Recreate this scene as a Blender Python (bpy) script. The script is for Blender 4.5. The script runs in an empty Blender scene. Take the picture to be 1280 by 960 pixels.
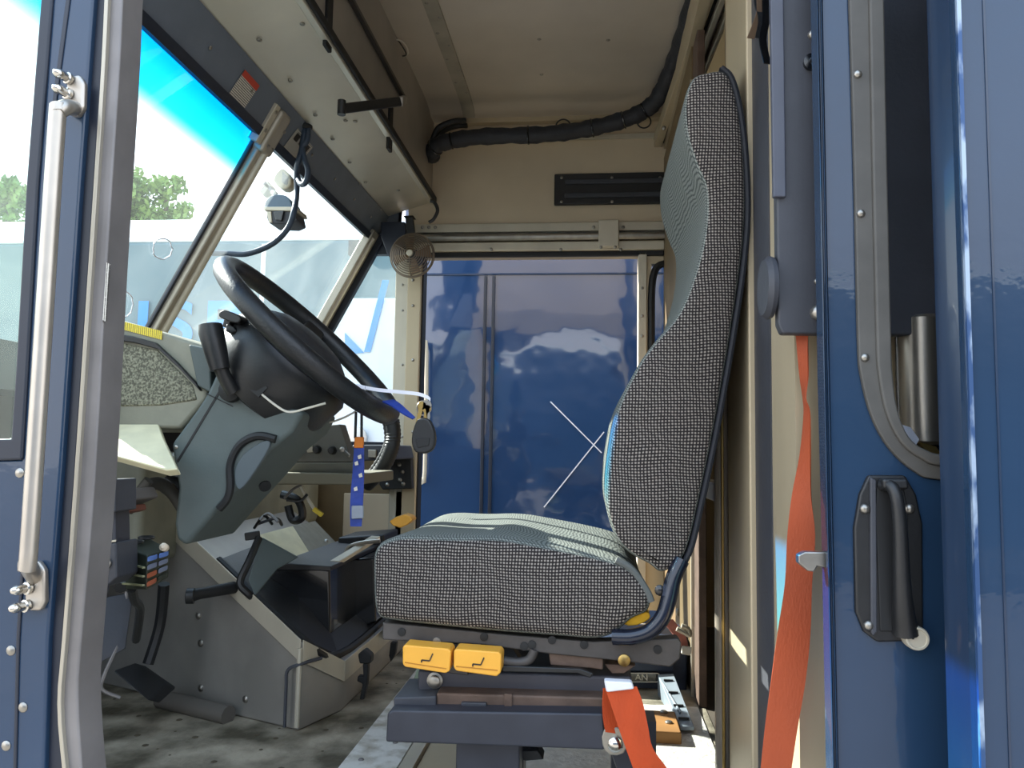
import bpy, bmesh, math, random
from mathutils import Vector, Matrix, Euler
random.seed(7)
scene = bpy.context.scene
COL = scene.collection
R = math.radians

# ------------------------------------------------------------------ camera
F = 962.0                      # focal length in pixels of the 1280x960 frame
CAM = Vector((0.0, 0.0, 0.65)) # truck floor is z = 0, the street is z = -0.75
ROT = (Matrix.Rotation(R(6.0), 3, 'Z') @ Matrix.Rotation(R(94.75), 3, 'X') @ Matrix.Rotation(R(1.0), 3, 'Z'))
cd = bpy.data.cameras.new('camera'); cam = bpy.data.objects.new('camera', cd)
cam.matrix_world = Matrix.Translation(CAM) @ ROT.to_4x4()
cd.sensor_width = 36.0; cd.lens = F / 1280 * 36.0; cd.clip_start = 0.02; cd.clip_end = 500
COL.objects.link(cam); scene.camera = cam

# ------------------------------------------------------------------ world, sun, exposure
w = bpy.data.worlds.new('sky'); scene.world = w; w.use_nodes = True
nt = w.node_tree; nt.nodes.clear()
o_ = nt.nodes.new('ShaderNodeOutputWorld'); b_ = nt.nodes.new('ShaderNodeBackground')
tc = nt.nodes.new('ShaderNodeTexCoord'); sp = nt.nodes.new('ShaderNodeSeparateXYZ'); cr = nt.nodes.new('ShaderNodeValToRGB')
cr.color_ramp.elements[0].position = 0.0; cr.color_ramp.elements[0].color = (1.0, 0.97, 0.93, 1)
cr.color_ramp.elements[1].position = 0.75; cr.color_ramp.elements[1].color = (0.52, 0.70, 0.95, 1)
nt.links.new(tc.outputs['Generated'], sp.inputs[0]); nt.links.new(sp.outputs['Z'], cr.inputs[0])
nt.links.new(cr.outputs[0], b_.inputs[0]); b_.inputs[1].default_value = 1.35
nt.links.new(b_.outputs[0], o_.inputs[0])
SUN_DIR = Vector((-1.0, 0.50, 0.81))
sd = bpy.data.lights.new('sun', 'SUN'); sd.energy = 8.5; sd.angle = R(0.6); sd.color = (1.0, 0.94, 0.84)
sun = bpy.data.objects.new('sun', sd); sun.rotation_euler = SUN_DIR.to_track_quat('Z', 'Y').to_euler(); COL.objects.link(sun)
vs = scene.view_settings
vs.view_transform = 'Standard'; vs.look = 'None'; vs.exposure = 1.3; vs.gamma = 1.0; vs.use_curve_mapping = False

# ------------------------------------------------------------------ measuring helpers: a point of the place on a known plane
def ray(px, py): return ROT @ Vector(((px - 640) / F, -(py - 480) / F, -1.0))
def A(px, py, y):
    d = ray(px, py); return CAM + d * (y / d.y)
def AX(px, py, x):
    d = ray(px, py); return CAM + d * (x / d.x)
def AZ(px, py, z):
    d = ray(px, py); return CAM + d * ((z - CAM.z) / d.z)

# ------------------------------------------------------------------ materials
def lin(c):
    if isinstance(c, str):
        c = [int(c[i:i + 2], 16) / 255 for i in (0, 2, 4)]
        c = [(v / 12.92 if v <= .04045 else ((v + .055) / 1.055) ** 2.4) for v in c]
    return tuple(c)
MATS = {}
def mat(name, col, rough=.5, metal=0., noise=.0, nscale=8., col2=None, bump=0., bscale=60., coat=0., spec=.5, stretch=None, lo=.35, hi=.7):
    if name in MATS: return MATS[name]
    m = bpy.data.materials.new(name); m.use_nodes = True; MATS[name] = m
    t = m.node_tree; p = t.nodes['Principled BSDF']; c = lin(col)
    p.inputs['Base Color'].default_value = (*c, 1); p.inputs['Roughness'].default_value = rough
    p.inputs['Metallic'].default_value = metal; p.inputs['Coat Weight'].default_value = coat
    p.inputs['Coat Roughness'].default_value = .04; p.inputs['Specular IOR Level'].default_value = spec
    tc = t.nodes.new('ShaderNodeTexCoord'); src = tc.outputs['Object']
    if stretch:
        mp = t.nodes.new('ShaderNodeMapping'); mp.inputs['Scale'].default_value = stretch
        t.links.new(src, mp.inputs[0]); src = mp.outputs[0]
    if noise > 0 or col2:
        n = t.nodes.new('ShaderNodeTexNoise'); n.inputs['Scale'].default_value = nscale; n.inputs['Detail'].default_value = 6
        t.links.new(src, n.inputs['Vector'])
        r = t.nodes.new('ShaderNodeValToRGB'); t.links.new(n.outputs['Fac'], r.inputs[0])
        r.color_ramp.elements[0].position = lo; r.color_ramp.elements[1].position = hi
        c2 = lin(col2) if col2 else tuple(v * (1 - noise) for v in c)
        r.color_ramp.elements[0].color = (*c2, 1); r.color_ramp.elements[1].color = (*c, 1)
        t.links.new(r.outputs[0], p.inputs['Base Color'])
    if bump > 0:
        n2 = t.nodes.new('ShaderNodeTexNoise'); n2.inputs['Scale'].default_value = bscale; n2.inputs['Detail'].default_value = 3
        t.links.new(src, n2.inputs['Vector'])
        bp = t.nodes.new('ShaderNodeBump'); bp.inputs['Strength'].default_value = bump; bp.inputs['Distance'].default_value = .01
        t.links.new(n2.outputs['Fac'], bp.inputs['Height']); t.links.new(bp.outputs[0], p.inputs['Normal'])
        if coat > 0: t.links.new(bp.outputs[0], p.inputs['Coat Normal'])
    return m
BLUE = mat('blue_paint', '243b55', .26, 0, .12, 5, spec=.25, coat=.55, bump=.05, bscale=30)
BLUEIN = mat('blue_paint_edge', '22334a', .3, 0, .15, 12, coat=.3)
NEIGH = mat('neighbour_blue_paint', '263f64', .10, 0, .08, 3, coat=1., bump=1.0, bscale=2.2)
NAVY = mat('navy_rubber', '1b2332', .45, 0, .2, 20)
RUB = mat('black_rubber', '17181a', .6, 0, .2, 30)
BLK = mat('black_plastic', '1e1f21', .42, 0, .25, 25, bump=.05, bscale=200)
BLKG = mat('black_gloss', '121418', .22, 0, .2, 20, coat=.4)
DGREY = mat('dark_grey_panel', '3f4148', .55, 0, .18, 14, bump=.05, bscale=150)
GASK = mat('grey_gasket', '55534f', .6, 0, .2, 25)
ALU = mat('aluminium', 'b5ae9f', .42, .55, .22, 10, stretch=(1, 1, .25), bump=.03, bscale=80)
ALUW = mat('aluminium_white', 'c9c1ae', .45, .35, .18, 8, stretch=(1, 1, .3))
ALUD = mat('aluminium_dull', '878382', .5, .35, .3, 9, bump=.06, bscale=40)
CREAM = mat('cream_wall', 'c2b294', .45, .25, .16, 4, stretch=(1, 1, .3), bump=.02, bscale=60)
TAN = mat('tan_wall', 'dac8ab', .5, .15, .14, 3)
CEIL = mat('ceiling_sheet', 'd2c8ba', .36, .45, .22, 2.2, bump=.05, bscale=12)
SHELF = mat('shelf_sheet', 'd6d1c2', .36, .4, .2, 3, bump=.04, bscale=10)
DSHEET = mat('dark_sheet', 'aaa49c', .40, .4, .25, 4)
HEAD = mat('grey_header', '646c78', .55, 0, .15, 12, bump=.04, bscale=150)
OLIVE = mat('olive_panel', '7a6647', .55, 0, .3, 6)
CHROME = mat('chrome', 'd8d4cc', .18, 1., .1, 20)
STEEL = mat('steel', 'a8a49c', .35, .9, .25, 30)
SATIN = mat('satin_bar', 'bdb6ac', .38, .85, .12, 20)
SHROUD = mat('shroud_plastic', '525c5b', .55, 0, .12, 18, bump=.05, bscale=250)
DASH = mat('dash_plastic', '8d8c7c', .6, 0, .22, 14, bump=.06, bscale=200)
SPECK = mat('speckled_panel', '8c8b76', .6, 0, 0, 240, col2='4d4c3e', lo=.42, hi=.62, bump=.3, bscale=300)
PALE = mat('pale_ledge', 'e2dab6', .6, 0, .18, 20)
WHEEL = mat('wheel_leather', '1d1f22', .42, 0, .25, 60, bump=.12, bscale=260)
PADM = mat('hub_pad', '2b2c2f', .5, 0, .2, 60, bump=.08, bscale=260)
GCOV = mat('engine_cover_sheet', 'a5a19a', .42, .45, .25, 6, bump=.04, bscale=30)
FLOORM = mat('floor_rubber', 'a39a88', .7, 0, 0, 9, col2='4e4839', lo=.38, hi=.66, bump=.3, bscale=60)
CARGOF = mat('cargo_floor', '4a4136', .8, 0, .35, 8)
STRIP = mat('floor_strip_metal', 'e0ded8', .45, .2, 0, 22, col2='a09886', lo=.3, hi=.55, bump=.1, bscale=60)
YEL = mat('yellow_plastic', 'f0ae3e', .4, 0, .08, 20)
FOAM = mat('yellow_foam', 'd8a424', .9, 0, .2, 60)
YLAB = mat('yellow_label', 'e3c93c', .5)
ORANGE = mat('orange_webbing', 'cc4c1a', .7, 0, .22, 18, bump=.15, bscale=400, stretch=(1, 1, .4))
REDW = mat('rust_red_webbing', 'a9481f', .7, 0, .25, 12, bump=.15, bscale=400, stretch=(1, 1, .4))
WHITE = mat('white_plastic', 'e6e6ee', .5)
BROWNM = mat('rusty_steel', '705c50', .65, .3, .35, 22, bump=.15, bscale=80)
FRAMEM = mat('seat_frame_steel', '565250', .55, .3, .3, 22, bump=.08, bscale=90)
BEAM = mat('beam_dark', '3a3c45', .5, .2, .2, 18)
WOOD = mat('rust_board', '9c6d36', .7, 0, .3, 10, stretch=(.4, 2, 2))
NAVYTUBE = mat('navy_tube', '141b2c', .25, .2, .2, 30, coat=.4)
LBLUE = mat('lanyard_blue', '2a45a0', .55, 0, .25, 50)
ORA2 = mat('orange_plastic', 'e07d1c', .5)
BRASS = mat('key_brass', 'b79a5e', .35, .9, .2, 40)
GREYP = mat('grey_angle', '8d97a0', .5, .3, .2, 18)
TOOLBOX = mat('toolbox_blue', '26344a', .5, 0, .2, 18)
GREENB = mat('fuse_body', '2c3328', .5, 0, .25, 30)
FBLUE = mat('fuse_blue', '5a7cc0', .35); FGREY = mat('fuse_grey', '70788c', .4); FBR = mat('fuse_brown', 'a05436', .45); FCR = mat('fuse_cream', 'd8c6ae', .4)
PINK = mat('pink_webbing', 'c0786c', .7, 0, .25, 40)
LTRUCK = mat('far_truck_grey', '527079', .45, 0, .2, 1.2, coat=.2, bump=.1, bscale=2)
LROOF = mat('far_truck_roof', 'dfe8ea', .5, 0, .1, 2)
LETTER = mat('letter_blue', '1a86cc', .5)
LEAF = mat('leaf', '7f9a4a', .6, 0, .35, 3, col2='50702c')
BARK = mat('bark', '5f5242', .8, 0, .3, 20)
CONC = mat('concrete', '86817a', .85, 0, .18, 1.3, bump=.15, bscale=20)
TREAD = mat('tread_plate', 'dad6cd', .45, .2, .2, 40, bump=.5, bscale=70)
PAPER = mat('paper_tag', 'd2cdbf', .6)
INK = mat('ink', '2a2622', .6)
REDI = mat('red_ink', 'b3402e', .6)
BLUEV = mat('visor_grey_blue', '5b7082', .35, 0, .15, 20)
CUP = mat('white_lamp', 'e8e2d2', .4)

def textlines(name, base, ink, scale, axis='Z'):
    m = bpy.data.materials.new(name); m.use_nodes = True; t = m.node_tree; p = t.nodes['Principled BSDF']
    tc = t.nodes.new('ShaderNodeTexCoord'); wv = t.nodes.new('ShaderNodeTexWave'); wv.bands_direction = axis; wv.inputs['Scale'].default_value = scale
    n = t.nodes.new('ShaderNodeTexNoise'); n.inputs['Scale'].default_value = scale * 6
    mt = t.nodes.new('ShaderNodeMath'); mt.operation = 'MULTIPLY'; mt2 = t.nodes.new('ShaderNodeMath'); mt2.operation = 'GREATER_THAN'; mt2.inputs[1].default_value = .3
    t.links.new(tc.outputs['Object'], wv.inputs[0]); t.links.new(tc.outputs['Object'], n.inputs[0])
    t.links.new(wv.outputs['Fac'], mt.inputs[0]); t.links.new(n.outputs['Fac'], mt.inputs[1]); t.links.new(mt.outputs[0], mt2.inputs[0])
    mx = t.nodes.new('ShaderNodeMix'); mx.data_type = 'RGBA'; mx.inputs[6].default_value = (*lin(base), 1); mx.inputs[7].default_value = (*lin(ink), 1)
    t.links.new(mt2.outputs[0], mx.inputs[0]); t.links.new(mx.outputs[2], p.inputs['Base Color']); p.inputs['Roughness'].default_value = .5
    return m
LABW = textlines('printed_label', 'c9c5bb', '4a4744', 130, 'X')
LABY = textlines('printed_yellow_label', 'e6cf3e', '8a7a26', 75, 'X')

def fabric():
    m = bpy.data.materials.new('woven_seat_fabric'); m.use_nodes = True; t = m.node_tree; p = t.nodes['Principled BSDF']; L = t.links.new
    N = t.nodes.new
    def math_(op, a, b=None, c=None):
        n = N('ShaderNodeMath'); n.operation = op
        for i, v in enumerate((a, b, c)):
            if v is None: continue
            if isinstance(v, (int, float)): n.inputs[i].default_value = v
            else: L(v, n.inputs[i])
        return n.outputs[0]
    tc = N('ShaderNodeTexCoord'); s = N('ShaderNodeSeparateXYZ'); L(tc.outputs['Object'], s.inputs[0])
    g = N('ShaderNodeNewGeometry'); sn = N('ShaderNodeSeparateXYZ'); L(g.outputs['True Normal'], sn.inputs[0])
    nz = N('ShaderNodeTexNoise'); nz.inputs['Scale'].default_value = 7; L(tc.outputs['Object'], nz.inputs[0])
    wob = math_('MULTIPLY', nz.outputs['Fac'], .018)
    x = math_('ADD', s.outputs['X'], wob); z = math_('ADD', s.outputs['Z'], wob); y = s.outputs['Y']
    def weave(u, v, per, thr):
        a = math_('SINE', math_('MULTIPLY', u, 2 * math.pi / per)); b = math_('SINE', math_('MULTIPLY', v, 2 * math.pi / per))
        fine = math_('MULTIPLY', math_('ADD', a, 1.0), math_('ADD', b, 1.0))
        c = math_('SINE', math_('MULTIPLY', math_('ADD', u, v), 2 * math.pi / (per * 2.9)))
        f2 = math_('ADD', fine, math_('MULTIPLY', c, .35))
        return math_('SMOOTH_MAX', math_('MINIMUM', math_('DIVIDE', math_('SUBTRACT', f2, thr), 1.0), 1.0), 0.0, .1)
    wa = weave(x, z, .0052, .90); wb = weave(y, math_('ADD', x, z), .0052, .35)
    side = math_('GREATER_THAN', math_('ABSOLUTE', sn.outputs['Y']), .62)
    def mixc(f, c1, c2):
        mx = N('ShaderNodeMix'); mx.data_type = 'RGBA'
        for i, v in ((0, f), (6, c1), (7, c2)):
            if isinstance(v, str): mx.inputs[i].default_value = (*lin(v), 1)
            else: L(v, mx.inputs[i])
        return mx.outputs[2]
    ca = mixc(wa, '2b2828', '948c85'); cb = mixc(wb, '4c504e', '858983')
    L(mixc(side, cb, ca), p.inputs['Base Color']); p.inputs['Roughness'].default_value = .9; p.inputs['Specular IOR Level'].default_value = .15
    bp = N('ShaderNodeBump'); bp.inputs['Strength'].default_value = .25; bp.inputs['Distance'].default_value = .002
    L(wa, bp.inputs['Height']); L(bp.outputs[0], p.inputs['Normal'])
    return m
FAB = fabric()
def translucent(name):          # fibreglass cargo roof that lets a little daylight through
    m = bpy.data.materials.new(name); m.use_nodes = True; t = m.node_tree; t.nodes.clear()
    o = t.nodes.new('ShaderNodeOutputMaterial'); a = t.nodes.new('ShaderNodeBsdfTranslucent'); a.inputs[0].default_value = (.30, .26, .19, 1)
    n = t.nodes.new('ShaderNodeTexNoise'); n.inputs['Scale'].default_value = 4; b = t.nodes.new('ShaderNodeBsdfDiffuse'); b.inputs[0].default_value = (.5, .45, .36, 1)
    mx = t.nodes.new('ShaderNodeMixShader'); t.links.new(n.outputs['Fac'], mx.inputs[0]); t.links.new(a.outputs[0], mx.inputs[1]); t.links.new(b.outputs[0], mx.inputs[2]); t.links.new(mx.outputs[0], o.inputs[0]); return m

def glass(name, tint=(.96, .985, .98), refl=.06, band=None, haze=0.0):
    m = bpy.data.materials.new(name); m.use_nodes = True; t = m.node_tree; t.nodes.clear(); L = t.links.new; N = t.nodes.new
    out = N('ShaderNodeOutputMaterial'); tr = N('ShaderNodeBsdfTransparent'); gl = N('ShaderNodeBsdfGlossy'); mx = N('ShaderNodeMixShader')
    gl.inputs['Roughness'].default_value = .02; lw = N('ShaderNodeLayerWeight'); lw.inputs[0].default_value = .5
    pw = N('ShaderNodeMath'); pw.operation = 'POWER'; pw.inputs[1].default_value = 4.0; L(lw.outputs['Facing'], pw.inputs[0])
    fr = N('ShaderNodeMath'); fr.operation = 'MULTIPLY_ADD'; fr.inputs[1].default_value = .55; fr.inputs[2].default_value = .025; L(pw.outputs[0], fr.inputs[0])
    L(fr.outputs[0], mx.inputs[0]); L(tr.outputs[0], mx.inputs[1]); L(gl.outputs[0], mx.inputs[2])
    tr.inputs[0].default_value = (*tint, 1); last = mx.outputs[0]
    if band:       # tinted sun band along the upper edge of the pane
        tc = N('ShaderNodeTexCoord'); s = N('ShaderNodeSeparateXYZ'); L(tc.outputs['Object'], s.inputs[0])
        r = N('ShaderNodeValToRGB'); mr = N('ShaderNodeMapRange'); mr.inputs[1].default_value = band[0]; mr.inputs[2].default_value = band[1]
        L(s.outputs['Z'], mr.inputs[0]); L(mr.outputs[0], r.inputs[0])
        r.color_ramp.elements[0].color = (*tint, 1); r.color_ramp.elements[1].color = (.0, .50, .95, 1)
        e = r.color_ramp.elements.new(.35); e.color = (.06, .72, .98, 1)
        L(r.outputs[0], tr.inputs[0])
    if haze > 0:   # dust film on the pane
        df = N('ShaderNodeBsdfTranslucent'); df.inputs[0].default_value = (.85, .92, .90, 1); m2 = N('ShaderNodeMixShader')
        tc2 = N('ShaderNodeTexCoord'); n = N('ShaderNodeTexNoise'); n.inputs['Scale'].default_value = 5; n.inputs['Detail'].default_value = 8
        L(tc2.outputs['Object'], n.inputs[0]); mu = N('ShaderNodeMath'); mu.operation = 'MULTIPLY'; mu.inputs[1].default_value = haze
        L(n.outputs['Fac'], mu.inputs[0]); L(mu.outputs[0], m2.inputs[0]); L(last, m2.inputs[1]); L(df.outputs[0], m2.inputs[2]); last = m2.outputs[0]
    L(last, out.inputs[0]); return m

# ------------------------------------------------------------------ mesh helpers
class MB:
    def __init__(s): s.v = []; s.f = []
    def add(s, vs, fs):
        n = len(s.v); s.v += [Vector(p) for p in vs]; s.f += [tuple(i + n for i in f) for f in fs]; return s
    def box(s, a, b):
        x0, y0, z0 = [min(p, q) for p, q in zip(a, b)]; x1, y1, z1 = [max(p, q) for p, q in zip(a, b)]
        return s.add([(x0, y0, z0), (x1, y0, z0), (x1, y1, z0), (x0, y1, z0), (x0, y0, z1), (x1, y0, z1), (x1, y1, z1), (x0, y1, z1)],
                     [(0, 3, 2, 1), (4, 5, 6, 7), (0, 1, 5, 4), (1, 2, 6, 5), (2, 3, 7, 6), (3, 0, 4, 7)])
    def bar(s, p, q, w, h, up=(0, 0, 1)):
        p, q = Vector(p), Vector(q); d = (q - p).normalized(); u = Vector(up); r = d.cross(u).normalized(); u = r.cross(d)
        vs = [e + r * sx * w / 2 + u * sz * h / 2 for e in (p, q) for sx, sz in ((-1, -1), (1, -1), (1, 1), (-1, 1))]
        return s.add(vs, [(3, 2, 1, 0), (4, 5, 6, 7), (0, 1, 5, 4), (1, 2, 6, 5), (2, 3, 7, 6), (3, 0, 4, 7)])
    def loft(s, front, back):
        n = len(front)
        return s.add(list(front) + list(back), [tuple(range(n)), tuple(range(2 * n - 1, n - 1, -1))] + [(i, i + n, (i + 1) % n + n, (i + 1) % n) for i in range(n)])
    def prism(s, pts, y0, y1):          # outline measured on the plane y0, run straight back to y1
        fr = [A(px, py, y0) for px, py in pts]; return s.loft(fr, [Vector((p.x, y1, p.z)) for p in fr])
    def slab(s, pts, off):              # a flat outline with a thickness vector
        off = Vector(off); pts = [Vector(p) for p in pts]; return s.loft(pts, [p + off for p in pts])
    def tube(s, path, r, seg=10, closed=False, caps=True):
        P = [Vector(p) for p in path]; n = len(P); rs = r if isinstance(r, (list, tuple)) else [r] * n
        T = []
        for i in range(n):
            a = P[(i - 1) % n] if (closed or i) else P[0]; b = P[(i + 1) % n] if (closed or i < n - 1) else P[-1]
            T.append((b - a).normalized())
        up = Vector((0, 0, 1)) if abs(T[0].z) < .9 else Vector((1, 0, 0)); u = (up - T[0] * up.dot(T[0])).normalized()
        vs = []
        for i in range(n):
            u = (u - T[i] * u.dot(T[i])).normalized(); v = T[i].cross(u)
            vs += [P[i] + (u * math.cos(2 * math.pi * k / seg) + v * math.sin(2 * math.pi * k / seg)) * rs[i] for k in range(seg)]
        fs = []
        for i in range(n if closed else n - 1):
            j = (i + 1) % n
            fs += [(i * seg + k, i * seg + (k + 1) % seg, j * seg + (k + 1) % seg, j * seg + k) for k in range(seg)]
        if caps and not closed: fs += [tuple(range(seg - 1, -1, -1)), tuple((n - 1) * seg + k for k in range(seg))]
        return s.add(vs, fs)
    def lathe(s, c, axis, prof, seg=28):   # prof: (radius, distance along axis)
        c = Vector(c); a = Vector(axis).normalized(); u = a.orthogonal().normalized(); v = a.cross(u); vs = []; fs = []
        for r, d in prof: vs += [c + a * d + (u * math.cos(2 * math.pi * k / seg) + v * math.sin(2 * math.pi * k / seg)) * max(r, 1e-4) for k in range(seg)]
        for i in range(len(prof) - 1): fs += [(i * seg + k, i * seg + (k + 1) % seg, (i + 1) * seg + (k + 1) % seg, (i + 1) * seg + k) for k in range(seg)]
        fs += [tuple(range(seg - 1, -1, -1)), tuple((len(prof) - 1) * seg + k for k in range(seg))]
        return s.add(vs, fs)
    def ring(s, c, axis, rad, r, n=40, seg=6, squash=1.):
        a = Vector(axis).normalized(); u = a.orthogonal().normalized(); v = a.cross(u); c = Vector(c)
        return s.tube([c + (u * math.cos(2 * math.pi * i / n) + v * math.sin(2 * math.pi * i / n) * squash) * rad for i in range(n)], r, seg, closed=True)
    def dot(s, p, n, r, h=None):
        h = h or r * .5; return s.lathe(p, n, [(r, -h * .3), (r, h * .3), (r * .7, h * .8), (r * .1, h)], 10)
    def ribbon(s, L_, R_, th):
        n = len(L_); L_ = [Vector(p) for p in L_]; R_ = [Vector(p) for p in R_]; vs = []
        for i in range(n):
            t = (L_[min(i + 1, n - 1)] - L_[max(i - 1, 0)]); nn = t.cross(R_[i] - L_[i]).normalized() * th / 2
            vs += [L_[i] - nn, R_[i] - nn, R_[i] + nn, L_[i] + nn]
        fs = [(0, 1, 2, 3), tuple(4 * (n - 1) + k for k in (3, 2, 1, 0))]
        for i in range(n - 1): fs += [(4 * i + k, 4 * i + 4 + k, 4 * i + 4 + (k + 1) % 4, 4 * i + (k + 1) % 4) for k in range(4)]
        return s.add(vs, fs)
    def build(s, name, m, parent=None, smooth=False, bevel=0., seg=2):
        me = bpy.data.meshes.new(name); me.from_pydata([tuple(p) for p in s.v], [], s.f); me.validate()
        bm = bmesh.new(); bm.from_mesh(me); bmesh.ops.recalc_face_normals(bm, faces=bm.faces); bm.to_mesh(me); bm.free()
        me.materials.append(m); o = bpy.data.objects.new(name, me); COL.objects.link(o)
        if smooth or bevel:
            me.polygons.foreach_set('use_smooth', [True] * len(me.polygons)); me.update()
            if smooth and not bevel:
                me.set_sharp_from_angle(angle=R(42))
        if bevel:
            b = o.modifiers.new('bevel', 'BEVEL'); b.width = bevel; b.segments = seg; b.limit_method = 'ANGLE'; b.angle_limit = R(35); b.harden_normals = True
        if parent: o.parent = parent; o.matrix_parent_inverse = parent.matrix_world.inverted()
        return o
def smoothpath(P, n=6, closed=False):
    P = [Vector(p) for p in P]; N = len(P); out = []
    rng = range(N) if closed else range(N - 1)
    for i in rng:
        g = (lambda k: P[k % N]) if closed else (lambda k: P[max(0, min(N - 1, k))])
        p0, p1, p2, p3 = g(i - 1), g(i), g(i + 1), g(i + 2)
        for k in range(n):
            t = k / n
            out.append(.5 * ((2 * p1) + (p2 - p0) * t + (2 * p0 - 5 * p1 + 4 * p2 - p3) * t * t + (3 * p1 - p0 - 3 * p2 + p3) * t ** 3))
    if not closed: out.append(P[-1])
    return out
def sm2(P, n=5, closed=False): return [(v.x, v.y) for v in smoothpath([Vector((p[0], p[1], 0)) for p in P], n, closed)]
def tag(o, label, cat, group=None, kind=None):
    o['label'] = label; o['category'] = cat
    if group: o['group'] = group
    if kind: o['kind'] = kind
    return o
def thing(name, label, cat, loc=(0, 0, 0), group=None, kind=None):
    o = bpy.data.objects.new(name, None); o.empty_display_size = .05; COL.objects.link(o); o.location = loc
    o.matrix_world = Matrix.Translation(Vector(loc)); return tag(o, label, cat, group, kind)
def stuff(o): o['kind'] = 'stuff'; return o
def text(name, body, size, m, parent, mw, th=.001):
    c = bpy.data.curves.new(name, 'FONT'); c.body = body; c.size = size; c.extrude = th; c.offset = size * .022 if size > .1 else 0; c.align_x = 'CENTER'; c.align_y = 'CENTER'
    t = bpy.data.objects.new(name + '_curve', c); COL.objects.link(t)
    me = bpy.data.meshes.new_from_object(t); bpy.data.objects.remove(t); bpy.data.curves.remove(c)
    me.transform(mw); me.materials.clear(); me.materials.append(m); me.name = name
    o = bpy.data.objects.new(name, me); COL.objects.link(o)
    if parent: o.parent = parent; o.matrix_parent_inverse = parent.matrix_world.inverted()
    return o
NY = Vector((0, -1, 0))
def facecam(p, sx=1.): return Matrix.Translation(p) @ Matrix.Rotation(R(90), 4, 'X') @ Matrix.Diagonal((sx, 1, 1, 1))

YB = .88; YF = 3.0; XB = .272; ZC = 2.0            # near skin, far wall, bulkhead, ceiling
XR = 3.2                                            # end of the cargo hold

# =================================================================== THE PLACE OUTSIDE
g = MB().box((-40, -40, -.80), (40, 40, -.75)).build('ground', CONC); tag(g, 'pale sunlit concrete yard the trucks stand on', 'ground', kind='structure')

# neighbouring blue truck seen through the far doorway
YN = 4.0
nb = thing('parked_truck', 'glossy dark blue truck side seen through the far doorway', 'truck', (1.5, YN + 1, -.75))
xl = A(500, 500, YN).x
MB().box((xl, YN, -.35), (6.0, YN + 2.1, 2.0)).build('body_panel', NEIGH, nb, bevel=.02)
zs = A(650, 345, YN).z
MB().box((xl, YN - .012, zs + .004), (6.0, YN + .01, 2.02)).build('roof_panel', NEIGH, nb, bevel=.012, seg=3)
xs = A(606, 480, YN).x; xe = A(614, 480, YN).x
MB().box((xs - .014, YN - .012, -.3), (xs + .002, YN + .01, zs)).build('seam_strip', NAVY, nb, bevel=.003)
MB().box((xe - .004, YN - .012, -.3), (xe + .012, YN + .01, zs)).build('seam_strip', NAVY, nb, bevel=.003)
off = Vector((0, -.06, 0))
h = [A(524, 437, YN), A(530, 434, YN) + off, A(536, 440, YN) + off, A(534, 590, YN) + off, A(529, 598, YN) + off, A(521, 598, YN)]
MB().tube(smoothpath(h, 4), .011, 10).build('grab_rail', ALUW, nb, True)
for a, b in (((688, 502), (752, 566)), ((680, 634), (755, 540))):
    MB().bar(A(*a, YN - .003), A(*b, YN - .003), .004, .006).build('thin_white_line', WHITE, nb)  # two thin white lines crossing on the side panel
for xw in (xl + 1.0, 4.6):
    MB().lathe((xw, YN + .02, -.36), (0, 1, 0), [(.30, 0), (.38, .03), (.38, .22), (.30, .25)], 32).build('wheel', RUB, nb, True)
    MB().lathe((xw, YN + 1.83, -.36), (0, 1, 0), [(.30, 0), (.38, .03), (.38, .22), (.30, .25)], 32).build('wheel', RUB, nb, True)

rt = thing('blue_truck', 'blue truck across the yard mirrored in the glossy near body side', 'truck', (2, -7, -.75))
MB().box((-3.5, -8.6, -.3), (9.0, -6.2, 2.35)).build('body', BLUE, rt, bevel=.06)
MB().box((-3.4, -8.5, 2.35), (8.9, -6.3, 2.5)).build('roof', LROOF, rt, bevel=.05)
for xw in (-1.8, 7.0):
    MB().lathe((xw, -6.42, -.35), (0, 1, 0), [(.32, 0), (.40, .04), (.40, .24), (.32, .28)], 24).build('wheel', RUB, rt, True)
    MB().lathe((xw, -8.62, -.35), (0, 1, 0), [(.32, 0), (.40, .04), (.40, .24), (.32, .28)], 24).build('wheel', RUB, rt, True)
# truck parked ahead, seen through the windscreen
YT = 6.6
ft = thing('box_truck', 'pale grey box truck with blue lettering seen through the windscreen', 'truck', (-5, YT + 1, -.75))
zt = A(200, 300, YT).z; zr = A(200, 264, YT).z; xr_ = A(500, 400, YT).x
MB().box((-11.5, YT, -.25), (xr_, YT + 2.2, zt)).build('body', LTRUCK, ft, bevel=.05)
c0 = [(-11.5, YT - .01, zt - .02), (-11.5, YT + .18, zr - .02), (-11.5, YT + 1.1, zr + .05), (-11.5, YT + 2.0, zr - .02), (-11.5, YT + 2.21, zt - .02)]
MB().slab(c0, (11.5 + xr_, 0, 0)).build('roof', LROOF, ft, bevel=.04)
for x_ in (-9.3, -7.2, -5.1, -3.0):
    MB().box((x_, YT - .012, -.2), (x_ + .04, YT + .01, zt - .05)).build('seam_strip', LROOF, ft)
for ch, px in (('U', 157), ('S', 222), ('P', 277)):
    p = A(px, 408, YT - .02); text('letter', ch, .58, LETTER, ft, facecam(p, 1.15) @ Matrix.Shear('XY', 4, (.22, 0)), .006)
for xw in (-9.6, -3.2):
    MB().lathe((xw, YT - .02, -.33), (0, 1, 0), [(.32, 0), (.42, .04), (.42, .24), (.32, .28)], 32).build('wheel', RUB, ft, True)
    MB().lathe((xw, YT + 1.95, -.33), (0, 1, 0), [(.32, 0), (.42, .04), (.42, .24), (.32, .28)], 32).build('wheel', RUB, ft, True)
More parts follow.
